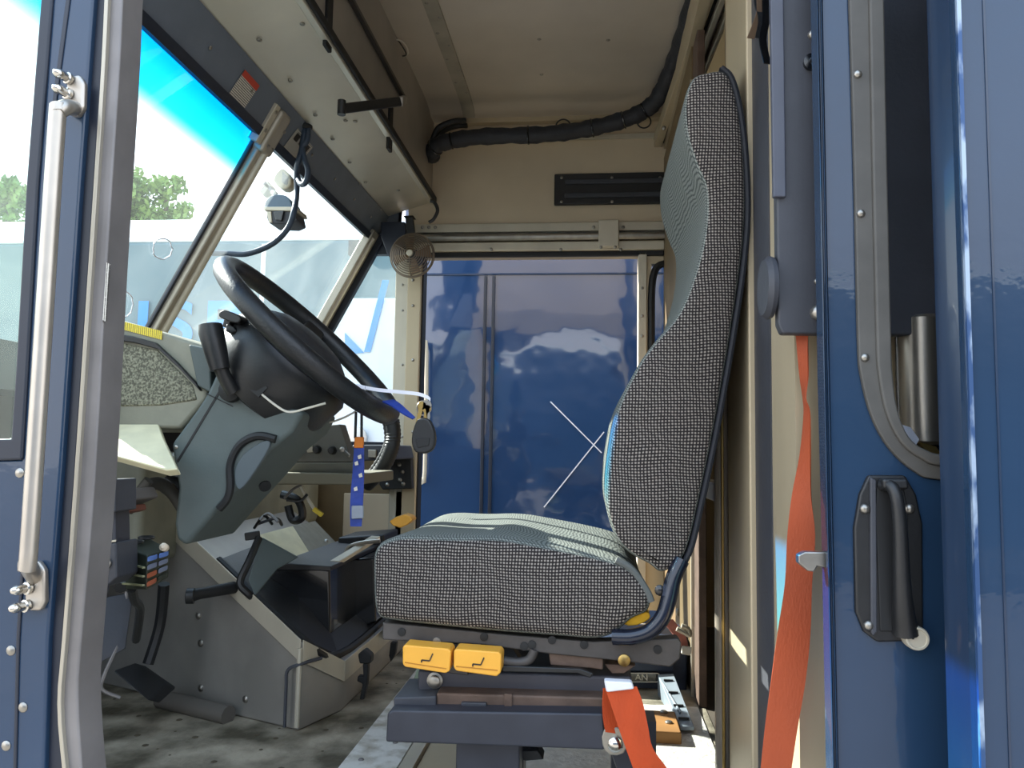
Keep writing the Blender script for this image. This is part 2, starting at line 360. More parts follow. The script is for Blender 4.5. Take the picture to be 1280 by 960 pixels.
# pale van beyond the far quarter window, with a slanting blue stripe
vn = thing('white_van', 'white vehicle with a slanting blue stripe beyond the far quarter window', 'van', (-2.0, 5.4, -.75))
xv0, xv1 = A(395, 450, 5.2).x, A(520, 450, 5.2).x; zv = A(450, 372, 5.2).z
MB().slab([(xv0, 5.2, -.4), (xv1, 5.2, -.4), (xv1, 5.2, zv - .05), (xv1 - .15, 5.2, zv), (xv0 + .12, 5.2, zv), (xv0, 5.2, zv - .12)], (0, 1.0, 0)).build('body', LROOF, vn, bevel=.03)
MB().slab([A(478, 350, 5.19), A(486, 350, 5.19), A(463, 440, 5.19), A(455, 440, 5.19)], (0, .008, 0)).build('stripe', LETTER, vn)
MB().slab([A(431, 416, 5.19), A(455, 441, 5.19), A(431, 443, 5.19)], (0, .008, 0)).build('stripe', LETTER, vn)
MB().lathe(A(446, 547, 5.2), (.2, -1, 0), [(.055, -.02), (.075, .02), (.07, .06), (.03, .08)], 24).build('marker_lamp', CUP, vn, True)
for xw in (xv0 + .2, xv1 - .2): MB().lathe((xw, 5.18, -.45), (0, 1, 0), [(.2, 0), (.3, .03), (.3, .18), (.2, .2)], 24).build('wheel', RUB, vn, True)

def tree(px, py, Y, rx, rz, label, n=1500):
    c = A(px, py, Y); t = thing('tree', label, 'tree', (c.x, Y, -.75), 'trees behind the grey truck')
    MB().tube([(c.x, Y, -.75), (c.x + .1, Y, c.z * .5), (c.x, Y, c.z + rz * .3)], [.18, .12, .04], 8).build('trunk', BARK, t, True)
    m = MB()
    cl = [Vector((random.uniform(-rx, rx) * .75, random.uniform(-rx, rx) * .7, random.uniform(-rz, rz) * .75)) for _ in range(16)]
    for i in range(n):
        q = random.choice(cl); d = Vector((random.gauss(0, 1), random.gauss(0, 1), random.gauss(0, 1))).normalized() * random.uniform(.1, .42) * rx
        p = Vector((c.x, Y, c.z)) + q + d; s = random.uniform(.05, .10)
        u = Vector((random.gauss(0, 1), random.gauss(0, 1), random.gauss(0, 1))).normalized(); v = u.orthogonal().normalized()
        m.add([p - u * s, p + v * s * .5, p + u * s, p - v * s * .5], [(0, 1, 2, 3)])
    stuff(m.build('foliage', LEAF, t))
tree(160, 255, 14, .80, .62, 'leafy tree left of the windscreen post above the grey truck roof', 2200)
tree(207, 262, 14, .52, .62, 'thinner leafy tree with a bare top twig, right of the bushier one')
tree(12, 250, 13, .5, .45, 'small leafy tree top seen through the near quarter window')

# =================================================================== THE CAB SHELL
# floor
fl = thing('floor', 'worn dirty cab floor under the seat and pedals', 'floor', (0, 1.9, 0), kind='structure')
MB().box((-1.5, YB + .05, -.04), (XB + .02, YF, 0)).build('floor_sheet', FLOORM, fl)
MB().box((XB + .02, YB + .05, -.04), (XR, YF, -.002)).build('cargo_floor', CARGOF, fl)
q = [AZ(404, 962, .006), AZ(478, 962, .006), AZ(536, 840, .006), AZ(512, 828, .006)]
q2 = [Vector((q[0].x, 1.1, .006)), Vector((q[1].x, 1.1, .006))]
q = [Vector((-.50, 1.2, .0)), Vector((-.385, 1.2, .0)), Vector((-.385, 2.9, .0)), Vector((-.50, 2.9, .0))]
MB().slab(q, (0, 0, .006)).build('sill_strip', STRIP, fl)
MB().slab([(-.378, 1.2, 0), (-.35, 1.2, 0), (-.35, 2.9, 0), (-.378, 2.9, 0)], (0, 0, .012)).build('sill_edge', ALUW, fl)
MB().box((-.345, 1.2, 0), (-.255, 2.6, .004)).build('cream_strip', CREAM, fl)
MB().box((-.25, 1.2, 0), (XB, 2.05, .004)).build('tread_plate', TREAD, fl)
m = MB()
for i in range(12): m.dot((-.44 + random.uniform(-.04, .04), 1.3 + i * .1, .006), (0, 0, 1), .006, .004)
stuff(m.build('rivets', ALUD, fl, True))
m = MB()
for i in range(70):
    p = Vector((random.uniform(-1.2, -.45), random.uniform(1.45, 2.3), .001)); s = random.uniform(.003, .008)
    m.lathe(p, (0, 0, 1), [(s, 0), (s * .6, s * .2), (s * .1, s * .25)], 6)
stuff(m.build('mud_crumbs', mat('mud', '5a5140', .9, 0, .3, 40), fl))

# ceiling with cross bows
ce = thing('ceiling', 'tan sheet metal cab ceiling with riveted cross bows', 'ceiling', (0, 1.9, ZC), kind='structure')
prof = [(YB, ZC), (YF - .22, ZC), (YF - .14, ZC - .005), (YF - .09, ZC - .016), (YF - .06, ZC - .03)]
up = [(YF + .06, ZC - .03), (YF + .06, ZC + .05), (YB, ZC + .05)]
MB().slab([(-.80, y, z) for y, z in prof + up], (XB + .80, 0, 0)).build('sheet', CEIL, ce, True)
MB().box((XB, YB, ZC + .0), (XR, YF + .06, ZC + .05)).build('cargo_roof', translucent('cargo_roof'), ce)
xb = A(553, 60, 2.4).x
zbow = ZC
def onceil(px, py): return AZ(px, py, ZC)
xb0 = onceil(532, 10).x; xb1 = onceil(551, 10).x
MB().slab([(xb0, y, z - .010) for y, z in prof] + [(xb0, y, z + .002) for y, z in reversed(prof)], (xb1 - xb0, 0, 0)).build('cross_bow', ALU, ce, True)
m = MB()
for i in range(12):
    m.dot((xb0 + .012, 1.0 + i * .17, ZC - .010), (0, 0, -1), .006); m.dot((xb1 - .010, 1.08 + i * .17, ZC - .010), (0, 0, -1), .006)
for px, py in ((674, 49), (677, 93), (760, 50), (508, 104)): m.dot(onceil(px, py), (0, 0, -1), .007)
stuff(m.build('rivets', STEEL, ce, True))
wl = [onceil(488, 40), onceil(500, 50) - Vector((0, 0, .01)), onceil(508, 58) - Vector((0, 0, .03)), onceil(495, 66) - Vector((0, 0, .01))]
MB().tube(smoothpath(wl, 5), .0025, 6).build('loose_wire', BLK, ce, True)
wl = [onceil(490, 48), onceil(505, 46) - Vector((0, 0, .02)), onceil(510, 60) - Vector((0, 0, .02)), onceil(498, 69) - Vector((0, 0, .01))]
MB().tube(smoothpath(wl, 5), .0025, 6).build('loose_wire', PAPER, ce, True)

# far side wall
wr = thing('wall_right', 'far cab side wall with door opening and metal track', 'wall', (0, YF, 0), kind='structure')
zh = A(660, 282, YF).z; zd = A(660, 321, YF).z
xd0 = A(525, 480, YF).x; xd1 = A(797, 480, YF).x; xp0 = A(493, 450, YF).x
MB().box((-.75, YF, zh), (XR, YF + .05, ZC - .03)).build('upper_panel', TAN, wr)
MB().box((xp0 - .01, YF, zd), (XR, YF + .05, zh)).build('header_panel', CREAM, wr)
MB().slab([(-.96, YF, zd + .03), (xp0, YF, zd + .03), (xp0, YF, ZC - .03), (-.74, YF, ZC - .03)], (0, .05, 0)).build('corner_panel', HEAD, wr)
MB().box((-.62, YF - .012, A(700, 170, YF).z), (XB, YF, A(700, 176, YF).z)).build('panel_seam', ALUW, wr, bevel=.002)
MB().box((A(582, 140, YF - .05).x, YF - .06, A(700, 143, YF).z), (XB, YF, A(700, 135, YF).z)).build('cornice_rail', ALUW, wr, bevel=.004)
MB().box((A(582, 140, YF - .05).x, YF - .035, A(700, 155, YF).z), (XB, YF, A(700, 143, YF).z)).build('cornice_channel', CREAM, wr, bevel=.003)
x0 = A(520, 300, YF).x
def rail(y0, y1, dy, name, m_, bev=.004): return MB().box((x0, YF - dy, A(660, y0, YF).z), (XB, YF, A(660, y1, YF).z)).build(name, m_, wr, bevel=bev)
rail(292, 281, .030, 'track_flange', ALUW); rail(296, 291, .012, 'track_groove', ALUD, 0)
MB().tube([(x0, YF - .03, A(660, 299, YF).z), (XB, YF - .03, A(660, 299, YF).z)], .016, 12).build('track_tube', STEEL, wr, True)
rail(316, 305, .035, 'track_flange', ALUW); rail(322, 316, .02, 'door_seal', RUB)
MB().box((A(748, 290, YF).x, YF - .06, A(760, 313, YF).z), (A(773, 290, YF).x, YF, A(760, 280, YF).z)).build('track_bracket', ALUW, wr, bevel=.004)
m = MB()
for px, py in ((742, 284), (779, 284), (751, 309), (769, 309), (614, 312), (701, 312), (528, 284), (536, 284), (544, 284), (776, 312)): m.dot(A(px, py, YF - .062 if 745 < px < 772 else YF - .036), NY, .007)
stuff(m.build('screws', STEEL, wr, True))
# door jambs
MB().box((A(508, 480, YF).x, YF - .03, .15), (xd0, YF + .05, zd + .02)).build('front_jamb', CREAM, wr, bevel=.004)
MB().box((xp0, YF - .02, .15), (A(509, 480, YF).x, YF + .05, zd + .02)).build('quarter_post', ALUW, wr, bevel=.004)
MB().box((xd0 - .006, YF - .012, .1), (xd0 + .006, YF + .05, zd)).build('jamb_seal', RUB, wr)
MB().box((xd1, YF - .02, .05), (A(808, 480, YF).x, YF + .05, zd + .01)).build('rear_jamb', ALUW, wr, bevel=.004)
m = MB()
for py in (350, 382, 450, 540): m.dot(A(516, py, YF - .032), NY, .006); m.dot(A(503, py + 6, YF - .022), NY, .005)
for py in (360, 395, 420): m.dot(A(803, py, YF - .022), NY, .006)
stuff(m.build('screws', STEEL, wr, True))
# door leaf slid back with a tall oval window, then the cargo side
xw0, xw1 = A(814, 400, YF).x, A(880, 400, YF).x; zw1, zw0 = A(820, 330, YF).z, A(820, 520, YF).z
xj = A(808, 480, YF).x
mlf = MB()
mlf.box((xj, YF - .005, .05), (xw0, YF + .04, zd)); mlf.box((xw1, YF - .005, -.02), (XR, YF + .04, zh)); mlf.box((xw0, YF - .005, .05), (xw1, YF + .04, zw0)); mlf.box((xw0, YF - .005, zw1), (xw1, YF + .04, zh))
mlf.build('rear_panel', CREAM, wr)
cx, cz = (xw0 + xw1) / 2, (zw0 + zw1) / 2
rr = []
for k in range(40):
    a = 2 * math.pi * k / 40; e = .35
    rr.append((cx + (xw1 - xw0) / 2 * math.copysign(abs(math.cos(a)) ** e, math.cos(a)), YF - .008, cz + (zw1 - zw0) / 2 * math.copysign(abs(math.sin(a)) ** e, math.sin(a))))
MB().tube(rr, .014, 8, closed=True).build('window_gasket', RUB, wr, True)
MB().box((xw0, YF + .015, zw0), (xw1, YF + .02, zw1)).build('window_pane', glass('oval_pane'), wr)
# front lower part below the quarter window
zq = A(450, 560, YF).z
MB().box((-1.35, YF, 0), (xd0 - .003, YF + .05, zq)).build('lower_panel', OLIVE, wr)
MB().box((A(430, 640, YF).x, YF - .012, A(470, 700, YF).z), (A(495, 640, YF).x, YF, A(470, 617, YF).z)).build('kick_panel', TAN, wr, bevel=.004)
MB().box((A(495, 640, YF).x, YF - .02, .1), (xd0 - .006, YF, A(500, 613, YF).z)).build('kick_post', CREAM, wr, bevel=.004)
# exterior skin on the outside of the far wall
MB().box((-1.5, YF + .05, -.35), (xd0, YF + .07, zq)).build('outer_skin', BLUEIN, wr)
MB().box((xj, YF + .05, -.35), (xw0, YF + .07, 2.0)).build('outer_skin', BLUEIN, wr)
MB().box((xw1, YF + .05, -.35), (XR, YF + .07, 2.0)).build('outer_skin', BLUEIN, wr)

# black vent strip on the far wall
vp = thing('vent_panel', 'long black vent strip screwed to the tan far wall', 'vent', A(760, 257, YF))
MB().box((A(693, 240, YF).x, YF - .018, A(750, 257, YF).z), (A(872, 240, YF).x, YF, A(750, 218, YF).z)).build('frame', BLK, vp, bevel=.005)
for py in (229, 246): MB().box((A(706, 240, YF).x, YF - .026, A(750, py + 3, YF).z), (A(866, 240, YF).x, YF - .016, A(750, py - 3, YF).z)).build('slat', DGREY, vp, bevel=.004)
for px, py in ((702, 222), (702, 252), (765, 222), (765, 252), (825, 222)): MB().dot(A(px, py, YF - .019), NY, .006).build('screw', STEEL, vp, True)

# front wall: windscreen header, pillars, cowl, firewall
wf = thing('wall_front', 'grey windscreen surround with header and bulkhead below', 'wall', (-1.1, 1.9, 0), kind='structure')
WT = Vector((-.903, 0, 1.487)); WD = Vector((-.48, 0, -.90)).normalized()      # windscreen top edge and slope
def W(y, s): return Vector((WT.x, y, WT.z)) + WD * s
def wplate(y0, y1, s0, s1, th, name, m_, par, off=0.):
    n = Vector((WD.z, 0, -WD.x)); n = n if n.x > 0 else -n           # points into the cab
    return MB().slab([W(y0, s0) + n * off, W(y1, s0) + n * off, W(y1, s1) + n * off, W(y0, s1) + n * off], n * th).build(name, m_, par)
SB = .72
XS0 = -.80
wplate(YB + .02, YF, -.115, 0.0, .02, 'header', HEAD, wf)
wplate(YB + .02, YF, -.012, .012, .028, 'header_gasket', NAVY, wf)
m = MB()
for i in range(9): m.dot(W(1.15 + i * .21, -.06) + Vector((.020, 0, -.012)), (.85, 0, -.52), .005)
stuff(m.build('screws', STEEL, wf, True))
# exterior body closing the roof front
MB().box((-1.0, YB, 1.66), (-.74, YF + .05, 2.05)).build('roof_front', BLUEIN, wf)
YM = 1.95
pc = MB()
n_ = Vector((.90, 0, -.48)).normalized()
pc.slab([W(YM - .024, -.01), W(YM + .024, -.01), W(YM + .024, SB), W(YM - .024, SB)], n_ * .028); pc.build('centre_pillar', ALU, wf, bevel=.006)
MB().slab([W(YM - .034, -.01), W(YM - .022, -.01), W(YM - .022, SB), W(YM - .034, SB)], n_ * .010).build('pillar_gasket', NAVY, wf)
MB().tube([W(YM + .006, 0) + n_ * .03, W(YM + .006, SB) + n_ * .03], .011, 10).build('pillar_rib', ALUW, wf, True)
pb = MB(); pb.slab([W(YM - .03, -.085), W(YM + .03, -.085), W(YM + .03, .045), W(YM - .03, .045)], n_ * .042); pb.build('pillar_cap', ALU, wf, bevel=.012)
MB().slab([W(YM - .055, -.085), W(YM - .03, -.085), W(YM - .03, .03), W(YM - .055, .03)], n_ * .03).build('cap_flange', ALUW, wf, bevel=.003)
for s in (-.065, -.01): MB().dot(W(YM - .043, s) + n_ * .031, n_, .006).build('cap_screw', STEEL, wf, True); 
for s, dy in ((-.04, .02), (.02, .01), (.02, -.015)): MB().dot(W(YM + dy, s) + n_ * .043, n_, .005).build('cap_screw', STEEL, wf, True)
# far corner pillar
YP = 2.93
MB().slab([W(YP - .03, -.03), W(YP + .05, -.03), W(YP + .05, SB), W(YP - .03, SB)], n_ * .035).build('corner_pillar', ALU, wf, bevel=.006)
MB().tube([W(YP - .005, 0) + n_ * .034, W(YP - .005, SB) + n_ * .034], .010, 8).build('pillar_rib', ALUW, wf, True)
MB().slab([W(YP + .035, -.03), W(YP + .06, -.03), W(YP + .06, SB), W(YP + .035, SB)], n_ * .06).build('pillar_gasket', NAVY, wf)
# near corner pillar
MB().slab([W(YB + .02, -.03), W(YB + .10, -.03), W(YB + .10, SB), W(YB + .02, SB)], n_ * .03).build('corner_pillar', ALU, wf, bevel=.006)
# cowl and firewall
pbm = W(0, SB)
MB().box((pbm.x - .25, YB + .02, pbm.z - .10), (pbm.x + .05, YF, pbm.z + .0)).build('cowl', BLUEIN, wf)
MB().box((-1.42, YB + .03, -.05), (-1.36, YF, pbm.z - .05)).build('firewall', mat('firewall_black', '131416', .8), wf)

# window panes
wp = wplate(YB + .10, YM, 0, SB, .005, 'window_1', glass('tinted_windscreen', (.93, .97, .97), band=(WT.z - .13, WT.z - .02), haze=.035), None, .002)
tag(wp, 'near windscreen pane with a bright blue shade band along its top', 'window', kind='structure')
wp2 = wplate(YM, YP, 0, SB, .005, 'window_2', glass('windscreen', (.90, .95, .96), haze=.06), None, .002)
tag(wp2, 'far windscreen pane behind the steering wheel', 'window', kind='structure')
# swirl marks on the near pane
for px, py, rx, ry in ((203, 311, 12, 13), (155, 380, 11, 16)):
    pts = []
    for k in range(24):
        a = 2 * math.pi * k / 24; d = ray(px + rx * math.cos(a) + random.uniform(-1, 1), py + ry * math.sin(a))
        nn = n_; t = (W(0, 0) + nn * .009 - CAM).dot(nn) / d.dot(nn); pts.append(CAM + d * t)
    o = MB().tube(pts, .0016, 5, closed=True).build('chalk_ring', WHITE, wp, True)
w3 = MB().slab([W(YF, 0), W(YF, SB), Vector((xp0, YF, W(0, SB).z)), Vector((xp0, YF, zd + .03))], (0, .006, 0)).build('window_3', glass('quarter_glass', (.90, .95, .94), haze=.09))
tag(w3, 'far triangular quarter window beside the fan', 'window', kind='structure')
MB().bar((xp0 - .20, YF - .005, zd + .04), (xp0 + .02, YF - .005, zd + .04), .03, .06).build('window_top_rail', NAVY, w3)
MB().bar((-1.25, YF - .005, zq), (xp0 + .02, YF - .005, zq), .03, .05).build('window_bottom_rail', NAVY, w3)

# near body side: front post and rear panel
wlft = thing('wall_left', 'glossy blue truck body side framing the open door', 'wall', (-.6, YB, -.3), kind='structure')
glassE = [(54, -70), (50, 0), (32, 230), (19, 460), (13, 548)]
rightE = [(121, -70), (117, 0), (100, 230), (77, 575), (60, 800), (55, 960), (54, 1050)]
sk = [(x + 14, y) for x, y in glassE[:-1]] + [(26, 574), (-160, 580), (-160, 1050)] + rightE[::-1]
MB().prism(sk, YB, YB + .03).build('front_skin', BLUE, wlft, bevel=.004)
gk = glassE + [(-160, 552), (-160, 581), (27, 575)] + [(x + 15, y) for x, y in glassE[:-1][::-1]]
MB().prism(gk, YB - .004, YB + .03).build('quarter_gasket', NAVY, wlft, bevel=.003)
MB().prism([(84, -70), (82, 0), (66, 120), (50, 330), (32, 600), (20, 800), (14, 1050), (18, 1050), (24, 800), (36, 600), (54, 330), (71, 120), (87, 0), (89, -70)], YB - .002, YB + .01).build('press_line', NAVY, wlft, bevel=.001)
aluL = [(134, -70), (131, 0), (126, 100), (111, 330), (93, 600), (78, 800), (72, 880), (78, 960), (88, 1050)]
aluR = [(156, -70), (153, 0), (148, 100), (133, 330), (118, 600), (101, 800), (97, 870), (102, 960), (112, 1050)]
sealL = rightE
MB().prism(sealL + aluL[::-1], YB + .008, YB + .03).build('door_seal', NAVY, wlft, bevel=.002)
MB().prism(sm2(aluL, 3) + sm2(aluR, 3)[::-1], YB + .004, YB + .05).build('door_frame_strip', ALUD, wlft, bevel=.003)
MB().prism([(x - 1, y) for x, y in sm2(aluL, 3)] + [(x + 4, y) for x, y in sm2(aluL, 3)][::-1], YB - .002, YB + .02).build('strip_lip', ALU, wlft, bevel=.001)
m = MB()
for px, py in ((14, 813), (8, 932), (25, 591), (29, 884)): m.dot(A(px, py, YB), NY, .006)
stuff(m.build('rivets', STEEL, wlft, True))
MB().slab([A(133, 328, YB + .003), A(137, 330, YB + .003), A(132, 402, YB + .003), A(128, 400, YB + .003)], (0, .002, 0)).build('edge_label', LABW, wlft)
# upper side rail and lower sill, outside the frame
MB().box((-1.5, YB, 1.80), (XR, YB + .05, 2.05)).build('roof_rail', BLUE, wlft)
MB().box((-1.5, YB + .0, -.40), (XR, YB + .04, -.12)).build('lower_sill', BLUE, wlft)
# rear body panel
edgeI = [(1165, -70), (1167, 0), (1173, 240), (1181, 470), (1190, 700), (1201, 960), (1205, 1050)]
xe0 = A(1197, 100, YB - .03).x
MB().box((xe0, YB - .03, -.38), (XR, YB + .02, 2.05)).build('rear_skin', BLUE, wlft, bevel=.004, seg=3)
xi = A(1170, 100, YB + .0).x
MB().slab([(xi, YB + .005, -.38), (xe0 + .004, YB - .024, -.38), (xe0 + .004, YB + .02, -.38), (xi, YB + .02, -.38)], (0, 0, 2.4)).build('rear_flange', BLUEIN, wlft, bevel=.002)
MB().box((xe0 + .0002, YB - .0335, -.38), (xe0 + .0045, YB - .029, 2.05)).build('worn_edge', mat('worn_edge', '9fb0c4', .4, .3, 0, 60, col2='33507a', lo=.45, hi=.6, stretch=(1, 1, .3)), wlft)
MB().box((xe0 + .028, YB - .0312, -.38), (xe0 + .030, YB - .029, 2.05)).build('panel_seam', BLUEIN, wlft)
# window pane of the near quarter window
w4 = MB().prism([(52, -70), (48, 0), (31, 232), (18, 460), (12, 549), (-160, 553), (-160, -70)], YB + .006, YB + .011).build('window_4', glass('near_quarter_glass', (.90, .97, .95), haze=.06))
tag(w4, 'near quarter window ahead of the door post', 'window', kind='structure')

# bulkhead behind the seat
wb = thing('wall_rear', 'cream metal bulkhead behind the driver seat with a narrow doorway', 'wall', (XB, 1.2, 0), kind='structure')
def YX(px, X=XB): return AX(px, 600, X).y
y935, y945, y965, y920, y905, y880, y868 = [YX(p) for p in (935, 946, 966, 918, 906, 881, 869)]
MB().box((XB, 1.09, 0), (XB + .03, y965, ZC)).build('side_panel', CREAM, wb)
MB().box((XB + .0, 1.07, 0), (.62, 1.09, ZC)).build('pocket_back', CREAM, wb)
MB().box((XB - .002, y965, 0), (XB + .02, y945, ZC)).build('seal_strip', DGREY, wb)
MB().box((XB - .012, y945, 0), (XB + .03, y920, ZC)).build('door_post', CREAM, wb, bevel=.004)
MB().box((XB - .004, y920, 0), (XB + .025, y920 + .06, ZC)).build('post_channel', OLIVE, wb, bevel=.004)
MB().box((XB + .004, y868 - .03, 0), (XB + .025, y868 + .06, ZC - .2)).build('door_edge', BROWNM, wb, bevel=.003)
MB().box((XB - .004, y868 + .055, 0), (XB + .004, y868 + .065, ZC - .3)).build('door_edge_trim', ALUW, wb)
MB().box((XB, y868 + .06, 0), (XB + .02, YF, ZC - .2)).build('door_leaf', OLIVE, wb)
MB().box((XB - .02, YX(888), A(890, 625, 1.7).z), (XB + .02, YX(908), A(890, 602, 1.7).z)).build('latch_plate', CREAM, wb, bevel=.003)
MB().box((XB, y920, ZC - .16), (XB + .03, YF, ZC)).build('header', CREAM, wb)
MB().box((XR, YB, -.05), (XR + .05, YF + .05, ZC + .05)).build('cargo_end', OLIVE, wb)
# sloping door track along the bulkhead top
ha, hb = Vector((.236, YF, .65 + 1.20)), Vector((.330, 1.1, .65 + 1.20))
def track(dx, dz, w_, h_, name, m_): 
    MB().bar(ha + Vector((dx, 0, dz)), hb + Vector((dx, 0, dz)), w_, h_).build(name, m_, wb, bevel=.003)
track(.012, .02, .03, .05, 'door_track', CREAM); track(.037, .03, .010, .04, 'track_slot', RUB); track(.05, .02, .016, .05, 'door_track', ALUW); track(.066, .035, .012, .03, 'track_slot', ALUD); track(.08, .02, .012, .05, 'door_track', ALUW)
MB().slab([A(817, 172, YF - .02), A(835, 172, YF - .02), A(848, 120, 2.7), A(838, 105, 2.7)], (0, .02, 0)).build('track_end_plate', CREAM, wb)
for px, py in ((840, 135), (830, 160)): MB().dot(A(px, py, 2.69), NY, .008).build('track_bolt', STEEL, wb, True)

pl = thing('bulkhead_pole', 'slim vertical metal pole with hook behind the seat back', 'pole', (XB - .02, y905 - .05, 0))
yp = y905 - .07; xpz = XB - .018
ztop = A(915, 448, yp).z
MB().tube([(xpz, yp, 0), (xpz, yp, ztop)], .0145, 12).build('tube', mat('pole_bronze', 'a59a8c', .4, .25, .3, 20, stretch=(1, 1, .2)), pl, True)
MB().tube([(xpz - .002, yp - .022, 0), (xpz - .002, yp - .022, ztop + .01)], .003, 6).build('cable', BRASS, pl, True)
hk = [A(913, 470, yp - .03), A(913, 455, yp - .03), A(915, 444, yp - .03), A(922, 439, yp - .03), A(926, 446, yp - .03), A(920, 450, yp - .03)]
MB().tube(smoothpath(hk, 5), .003, 6).build('hook', BLK, pl, True)
MB().bar(A(924, 444, yp - .03), A(938, 444, yp - .03), .006, .006).build('hook_screw', STEEL, pl)

# dark panel in the door pocket and the things on it
YD = 1.01
dp = thing('equipment_board', 'dark grey board hanging in the door pocket behind the sliding door', 'board', A(1050, 415, YD))
MB().prism([(966, -80), (969, 100), (973, 405), (978, 417), (1260, 420), (1260, -80)], YD, YD + .02).build('sheet', DGREY, dp, bevel=.003)
MB().prism([(960, -80), (963, 0), (967, 246), (983, 246), (980, 0), (978, -80)], YD - .006, YD + .004).build('flange', mat('flange_grey', '4b4f5c', .5, 0, .15, 20), dp, bevel=.002)
for px, py, r_ in ((1015, 44, .006), (1022, 391, .010), (1021, 352, .004)): MB().dot(A(px, py, YD), NY, r_, r_).build('bolt', STEEL, dp, True)
MB().lathe(A(1014, 79, YD), NY, [(.011, 0), (.011, .006), (.005, .007), (.003, .012)], 16).build('latch_knob', BLKG, dp, True)
MB().lathe(A(963, 360, YD + .02) , (-1, 0, 0), [(.040, -.002), (.042, .004), (.036, .010)], 24).build('side_disc', DGREY, dp, True)
# strap hanging from above
hs = thing('hanging_straps', 'loose dark strap ends hanging beside the pocket panel', 'strap', A(950, 75, 1.08))
for pts, m_ in (([(945, -40), (947, 5), (952, 25), (948, 48)], BLK), ([(955, -40), (957, 20), (953, 50), (959, 80)], BLKG), ([(948, -40), (950, 10), (945, 30), (938, 48)], mat('strap_brown', '5f4b38', .7))):
    P = smoothpath([A(x, y, 1.08) for x, y in pts], 4); MB().ribbon([p - Vector((.005, .002, 0)) for p in P], [p + Vector((.006, .002, 0)) for p in P], .0015).build('strap', m_, hs)
# bright cylinder low in the pocket
cy = thing('pocket_cylinder', 'shiny metal cylinder seen low through the sliding door window', 'cylinder', A(1155, 556, 1.03))
c_ = A(1158, 556, 1.03); ct = A(1158, 400, 1.03)
MB().lathe(c_, (0, 0, 1), [(.026, 0), (.030, .004), (.030, (ct.z - c_.z)), (.026, (ct.z - c_.z) + .004)], 32).build('barrel', mat('barrel_steel', '9a948a', .3, .85, .2, 12, stretch=(1, 1, .1)), cy, True)
for px in (1124, 1133): MB().tube([A(px, 400, 1.045), A(px + 3, 556, 1.045)], .006, 10).build('rod', BLKG, cy, True)
MB().box(A(1142, 556, 1.01), A(1200, 575, 1.06)).build('support', BLK, cy, bevel=.003)
o = MB().slab([A(1128, 531, 1.0), A(1138, 534, 1.0), A(1149, 549, 1.0), A(1145, 557, 1.0), A(1129, 556, 1.0)], (0, .002, 0)).build('paper_scrap', WHITE); tag(o, 'small white scrap in the corner of the sliding door window', 'scrap')
o = MB().slab([A(1150, 553, 1.0), A(1170, 558, 1.0), A(1178, 570, 1.0), A(1160, 568, 1.0)], (0, .01, 0)).build('metal_clip', BRASS); tag(o, 'small brassy clip in the sliding door window corner', 'clip')

# sliding door
YS = .955
dr = thing('door_1', 'glossy blue sliding door pushed back with black recessed handle', 'door', A(1100, 900, YS), kind='structure')
outE = [(1060, -70), (1062, 0), (1068, 200), (1073, 420), (1077, 470), (1090, 520), (1112, 560), (1145, 590), (1180, 600), (1330, 608)]
midE = [(1085, -70), (1087, 0), (1091, 200), (1096, 420), (1099, 468), (1108, 515), (1126, 552), (1152, 573), (1185, 583), (1330, 590)]
inE = [(1104, -70), (1106, 0), (1110, 200), (1115, 420), (1117, 468), (1123, 512), (1137, 546), (1158, 562), (1190, 569), (1330, 574)]
outS = sm2(outE, 4); midS = sm2(midE, 4); inS = sm2(inE, 4)
MB().prism([(1019, -70), (1021, 0), (1026, 240), (1030, 470), (1036, 700), (1041, 960), (1043, 1060), (1330, 1060)] + outS[::-1], YS, YS + .03).build('leaf', BLUE, dr, bevel=.003)
for dx in (0, 5): MB().prism([(1018 + dx, -70), (1021 + dx, 0), (1030 + dx, 470), (1041 + dx, 960), (1043 + dx, 1060), (1047 + dx, 1060), (1044 + dx, 960), (1033 + dx, 470), (1024 + dx, 0), (1021 + dx, -70)], YS - .004, YS + .005).build('edge_bead', BLUE, dr, bevel=.0015)
MB().prism(outS + midS[::-1], YS - .006, YS + .03).build('window_gasket', GASK, dr, bevel=.002)
MB().prism(midS + inS[::-1], YS - .011, YS + .03).build('window_lip', GASK, dr, bevel=.003)
MB().prism(inS + [(1330, -70)], YS + .012, YS + .017).build('window_pane', glass('door_glass', (.94, .95, .96)), dr)
for px, py in ((1072, 93), (1076, 267), (1081, 447)): MB().dot(A(px, py, YS - .006), NY, .0052, .004).build('screw', STEEL, dr, True)
hp = [(1086, 594), (1132, 594), (1146, 618), (1154, 655), (1155, 785), (1146, 802), (1097, 803), (1080, 790), (1070, 765), (1068, 660), (1075, 618)]
hd = MB().prism(hp, YS - .006, YS + .006).build('handle_plate', BLK, dr, bevel=.003)
MB().prism([(1096, 608), (1130, 608), (1136, 640), (1134, 790), (1100, 790), (1094, 640)], YS - .0075, YS + .002).build('recess_floor', RUB, hd, bevel=.002)
MB().prism([(1088, 596), (1096, 600), (1097, 790), (1092, 796), (1089, 790)], YS - .010, YS).build('recess_rib', DGREY, hd, bevel=.002)
pth = smoothpath([A(1103, 606, YS - .008), A(1114, 608, YS - .020), A(1121, 624, YS - .026), A(1125, 660, YS - .026), A(1127, 720, YS - .022), A(1129, 760, YS - .016), A(1132, 790, YS - .008)], 6)
n = len(pth); MB().tube(pth, [.007 + .009 * (i / n) ** 3 for i in range(n)], 12).build('pull', BLK, hd, True)
MB().prism([(1103, 598), (1136, 598), (1138, 612), (1105, 612)], YS - .022, YS).build('pull_root', BLK, hd, bevel=.004)
